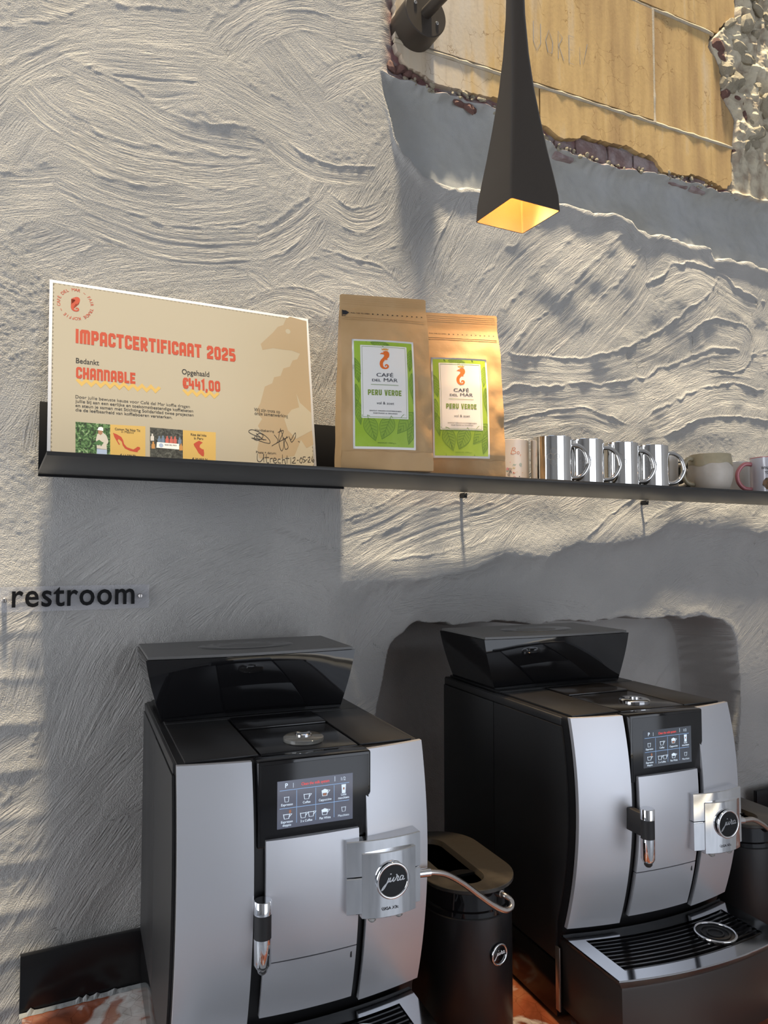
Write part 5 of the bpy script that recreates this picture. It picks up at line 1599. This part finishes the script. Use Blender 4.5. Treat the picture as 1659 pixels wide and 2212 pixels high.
# ------------------------------------------------------------------ mugs
M['ceramic'] = mat('white_ceramic', (.74, .71, .67), .22, coat=.3)
M['lavender'] = mat('pale_lavender_ceramic', (.66, .65, .72), .16, coat=.4)
M['pink'] = mat('pink_glaze', (.62, .20, .22), .22, coat=.3)
M['beigeg'] = mat('stone_glaze', (.56, .50, .43), .4, var=(35, (.61, .55, .48), .4, .65))
M['olive'] = mat('olive_glaze', (.40, .34, .22), .3, var=(40, (.45, .38, .25), .4, .6))
M['blackcer'] = mat('black_ceramic', (.012, .012, .013), .3)
M['mugsteel'] = mat('mirror_steel', (.80, .79, .77), .07, 1.0)
M['oprint'] = mat('orange_marker', (.70, .20, .05), .5)
M['engrave'] = mat('engraved_line', (.45, .44, .42), .35, .9)
def tan_of(u, v=1000):
    d = ray(u, v); return d.x/d.y
def centre_from_right(u, Y, r):
    a = math.atan(tan_of(u)); return Y*math.tan(a)-r/math.cos(a)
def centre_from_left(u, Y, r):
    a = math.atan(tan_of(u)); return Y*math.tan(a)+r/math.cos(a)
def handle(name, r0, ang, ztop, zbot, reach, rad, m, parent, shape='D', flatk=1.0):
    ca, sa = math.cos(ang), math.sin(ang)
    if shape == 'D':
        pr = [(r0-.003, ztop), (r0+reach*.35, ztop-.001), (r0+reach*.78, ztop-.012), (r0+reach, ztop-.034), (r0+reach*.93, (ztop+zbot)/2-.012), (r0+reach*.65, zbot+.008), (r0+reach*.3, zbot+.001), (r0-.003, zbot)]
    else:
        pr = [(r0-.004, ztop), (r0+reach*.45, ztop+.001), (r0+reach*.85, ztop-.012), (r0+reach, (ztop+zbot)/2+.006), (r0+reach*.9, (ztop+zbot)/2-.014), (r0+reach*.5, zbot+.004), (r0-.004, zbot+.001)]
    return tube(name, spline([(p*ca, p*sa, z) for p, z in pr], 6), rad, m, parent, 12)
def mug_profile(r, h, th=.003, rb=None, bulge=0):
    rb = rb or r
    out = [(rb*.55, .001), (rb*.9, .0), (rb, .003)]
    for k in range(1, 9):
        q = k/8; out.append((rb+(r-rb)*min(1, q*2.5)**.6 + bulge*math.sin(q*math.pi), .003+(h-.004)*q))
    out += [(r-th*.3, h), (r-th, h-.001), (r-th, h*.5), (rb*.9-th, .008), (.002, .006)]
    return out
def make_mug(loc, label, r, h, m, hm, ang, ztop, zbot, reach, rad, shape='D', group=None, rb=None, bulge=0):
    t = empty('mug', loc, 0, label, 'mug', group)
    bd = lathe('mug_body', mug_profile(r, h, .003, rb, bulge), m, t, 0, 0, 48, 40)
    handle('handle', (rb or r)*.0+r+bulge*.5, ang, ztop, zbot, reach, rad, hm, t, shape)
    return t, bd
def cyl_print(name, polys, r, a0, m, parent, d=.0004):
    """polygons in (arc length, height) wrapped on the mug"""
    v, f = grid_cut(polys, .006)
    return from_py(name, [((r+d)*math.cos(a0+a/r), (r+d)*math.sin(a0+a/r), b) for a, b in v], f, m, parent)
MY = 1.25
GR = 'mugs lined up on the shelf'
yw = lambda Y: Y-WALL_Y
# party mug
xp = centre_from_right(1143, 1.315, .0425)
pm, pb = make_mug((xp, yw(1.315), SH_Z1), 'white mug with orange handwriting and coloured confetti next to the coffee bags', .0425, .096, M['ceramic'], M['ceramic'], R(150), .078, .022, .03, .005, 'C', GR)
va = math.atan2(-1.315, -xp)         # towards the camera
def word_on(name, s, r, a0, x0, x1, base, cap, m, parent, b=.0):
    v, f = fit_text(s, x0, x1, base, cap, b)
    return from_py(name, [((r+.0005)*math.cos(a0+p[0]/r), (r+.0005)*math.sin(a0+p[0]/r), p[1]) for p in v], f, m, parent)
scr = [[(0,0),(.002,.006),(.004,.013)], [(.003,.0125),(.008,.014),(.010,.011),(.005,.0075),(.010,.006),(.011,.002),(.004,.0),(.0,.001)], [(.016,.006),(.014,.003),(.016,.0),(.019,.002),(.018,.005),(.0155,.006)], [(.022,.0),(.021,-.004)]]
polys = []
for st in scr: polys += ribbon([(p.x+.003, p.y+.063) for p in spline([(a, b, 0) for a, b in st], 4)], .0009)
cyl_print('marker_word', polys, .0425, va, M['oprint'], pb)
rs = random.Random(12)
cm = [mat('confetti_%d' % k, c, .5) for k, c in enumerate(((.65, .06, .16), (.10, .38, .36), (.62, .50, .12), (.05, .05, .06), (.60, .22, .06)))]
for k in range(34):
    a, b = rs.uniform(-.034, .030), rs.uniform(.003, .046)
    ty = rs.choice('tlsdo'); sz = rs.uniform(.0022, .0036)
    if ty == 't': pl_ = ribbon([(a-sz, b-sz*.7), (a+sz, b-sz*.7), (a, b+sz)], .0007, True)
    elif ty == 'l': pl_ = ribbon([(a-sz, b-sz*.5), (a-sz*.3, b+sz*.4), (a+sz*.3, b-sz*.4), (a+sz, b+sz*.5)], .0007)
    elif ty == 's': pl_ = ribbon([(a+sz*(q/9)*math.cos(q*.9), b+sz*(q/9)*math.sin(q*.9)) for q in range(1, 14)], .0006)
    elif ty == 'd': pl_ = [disc2(a, b, .0007, 8)]
    else: pl_ = [disc2(a, b, .0012, 8)]
    cyl_print('confetti_mark', pl_, .0425, va, rs.choice(cm), pb)
# four steel mugs
names = ['polished steel mug with handle, first of the row beside the party mug', 'polished steel mug, second in the row of four', 'polished steel mug, third in the row of four', 'polished steel mug, last of the row beside the beige mug']
hexl = []
for cx_, cz_ in ((-.0065, .062), (.0065, .062), (0, .0505), (0, .073-.0)):
    hexl += ribbon([(cx_+.0068*math.cos(R(60*k+30)), cz_+.0068*math.sin(R(60*k+30))) for k in range(6)], .0007, True)
for k, u in enumerate((1237, 1305.5, 1381, 1446)):
    r = .044
    Y = MY
    x = centre_from_right(u, Y, r)
    t, bd = make_mug((x, yw(Y), SH_Z1), names[k], r, .099, M['mugsteel'], M['mugsteel'], R(-34), .083, .012, .034, .0048, 'D', 'four polished steel mugs on the shelf')
    va = math.atan2(-Y, -x)
    cyl_print('engraved_mark', [[(a+.004, b-.008) for a, b in q] for q in hexl], r, va, M['engrave'], bd)
# beige mug with a dipped olive rim
r = .0515
xb_ = centre_from_right(1583.5, 1.255, r)
t, bd = make_mug((xb_, yw(1.255), SH_Z1), 'round beige stoneware mug with an olive dipped rim', r-.004, .093, M['beigeg'], M['olive'], R(165), .080, .018, .026, .0055, 'C', GR, rb=.040, bulge=.0045)
ol = []
n = 60
def rad_b(z):
    q = (z-.003)/.089
    return .040+(r-.004-.040)*min(1, q*2.5)**.6 + .0045*math.sin(q*math.pi)
rows = []
for j in range(7):
    row = []
    for k in range(n):
        an = 2*math.pi*k/n
        zlow = .066 + .0035*math.sin(an*3+1)+.002*math.sin(an*7)
        z = zlow + (.0925-zlow)*j/6
        row.append(((rad_b(z)+.0006)*math.cos(an), (rad_b(z)+.0006)*math.sin(an), z))
    rows.append(row)
loft('dipped_glaze', rows, M['olive'], t, True, False, False)
# pink handled mug at the right edge
xk = centre_from_left(1619, 1.25, .043)
t, bd = make_mug((xk, yw(1.25), SH_Z1), 'pale lavender mug with a pink handle at the right edge', .043, .097, M['lavender'], M['pink'], R(150), .080, .014, .036, .0055, 'C', GR)
lathe('pink_rim', [(.0432, .0952), (.0432, .0972), (.040, .0974), (.040, .09), (.0398, .06)], M['pink'], t, 0, 0, 48, 40, False, False)
va = math.atan2(-1.25, -xk)
M['mugtext'] = mat('mug_black_print', (.02, .02, .025), .4)
word_on('mug_lettering', "WHAT'S", .043, va, -.016, .014, .064, .0075, M['mugtext'], bd, .02)
word_on('mug_lettering', 'YOUR', .043, va, -.008, .012, .052, .0075, M['mugtext'], bd, .02)
M['mugbrown'] = mat('mug_brown_print', (.22, .10, .03), .4, var=(60, (.04, .04, .03), .45, .55))
cyl_print('mug_picture', [[(-.014, .024), (-.012, .034), (-.006, .042), (.008, .043), (.016, .036), (.015, .024), (.004, .016), (-.004, .012), (-.008, .018)]], .043, va, M['mugbrown'], bd)
# back row
xw = centre_from_right(1622, 1.365, .042)
make_mug((xw, yw(1.365), SH_Z1), 'plain white mug half hidden behind the pink handled mug', .042, .098, M['ceramic'], M['ceramic'], R(200), .085, .045, .020, .004, 'C', GR)
xz = centre_from_left(1440, 1.365, .040)
make_mug((xz-.075, yw(1.37), SH_Z1), 'cream mug with its handle showing behind the last steel mug', .042, .097, M['ceramic'], M['beigeg'], R(-20), .076, .020, .030, .0055, 'C', GR)
make_mug((xz+.052, yw(1.40), SH_Z1), 'small black mug hidden in the back row behind the beige mug', .040, .094, M['blackcer'], M['blackcer'], R(60), .076, .020, .026, .005, 'C', GR)
#@@NEXT
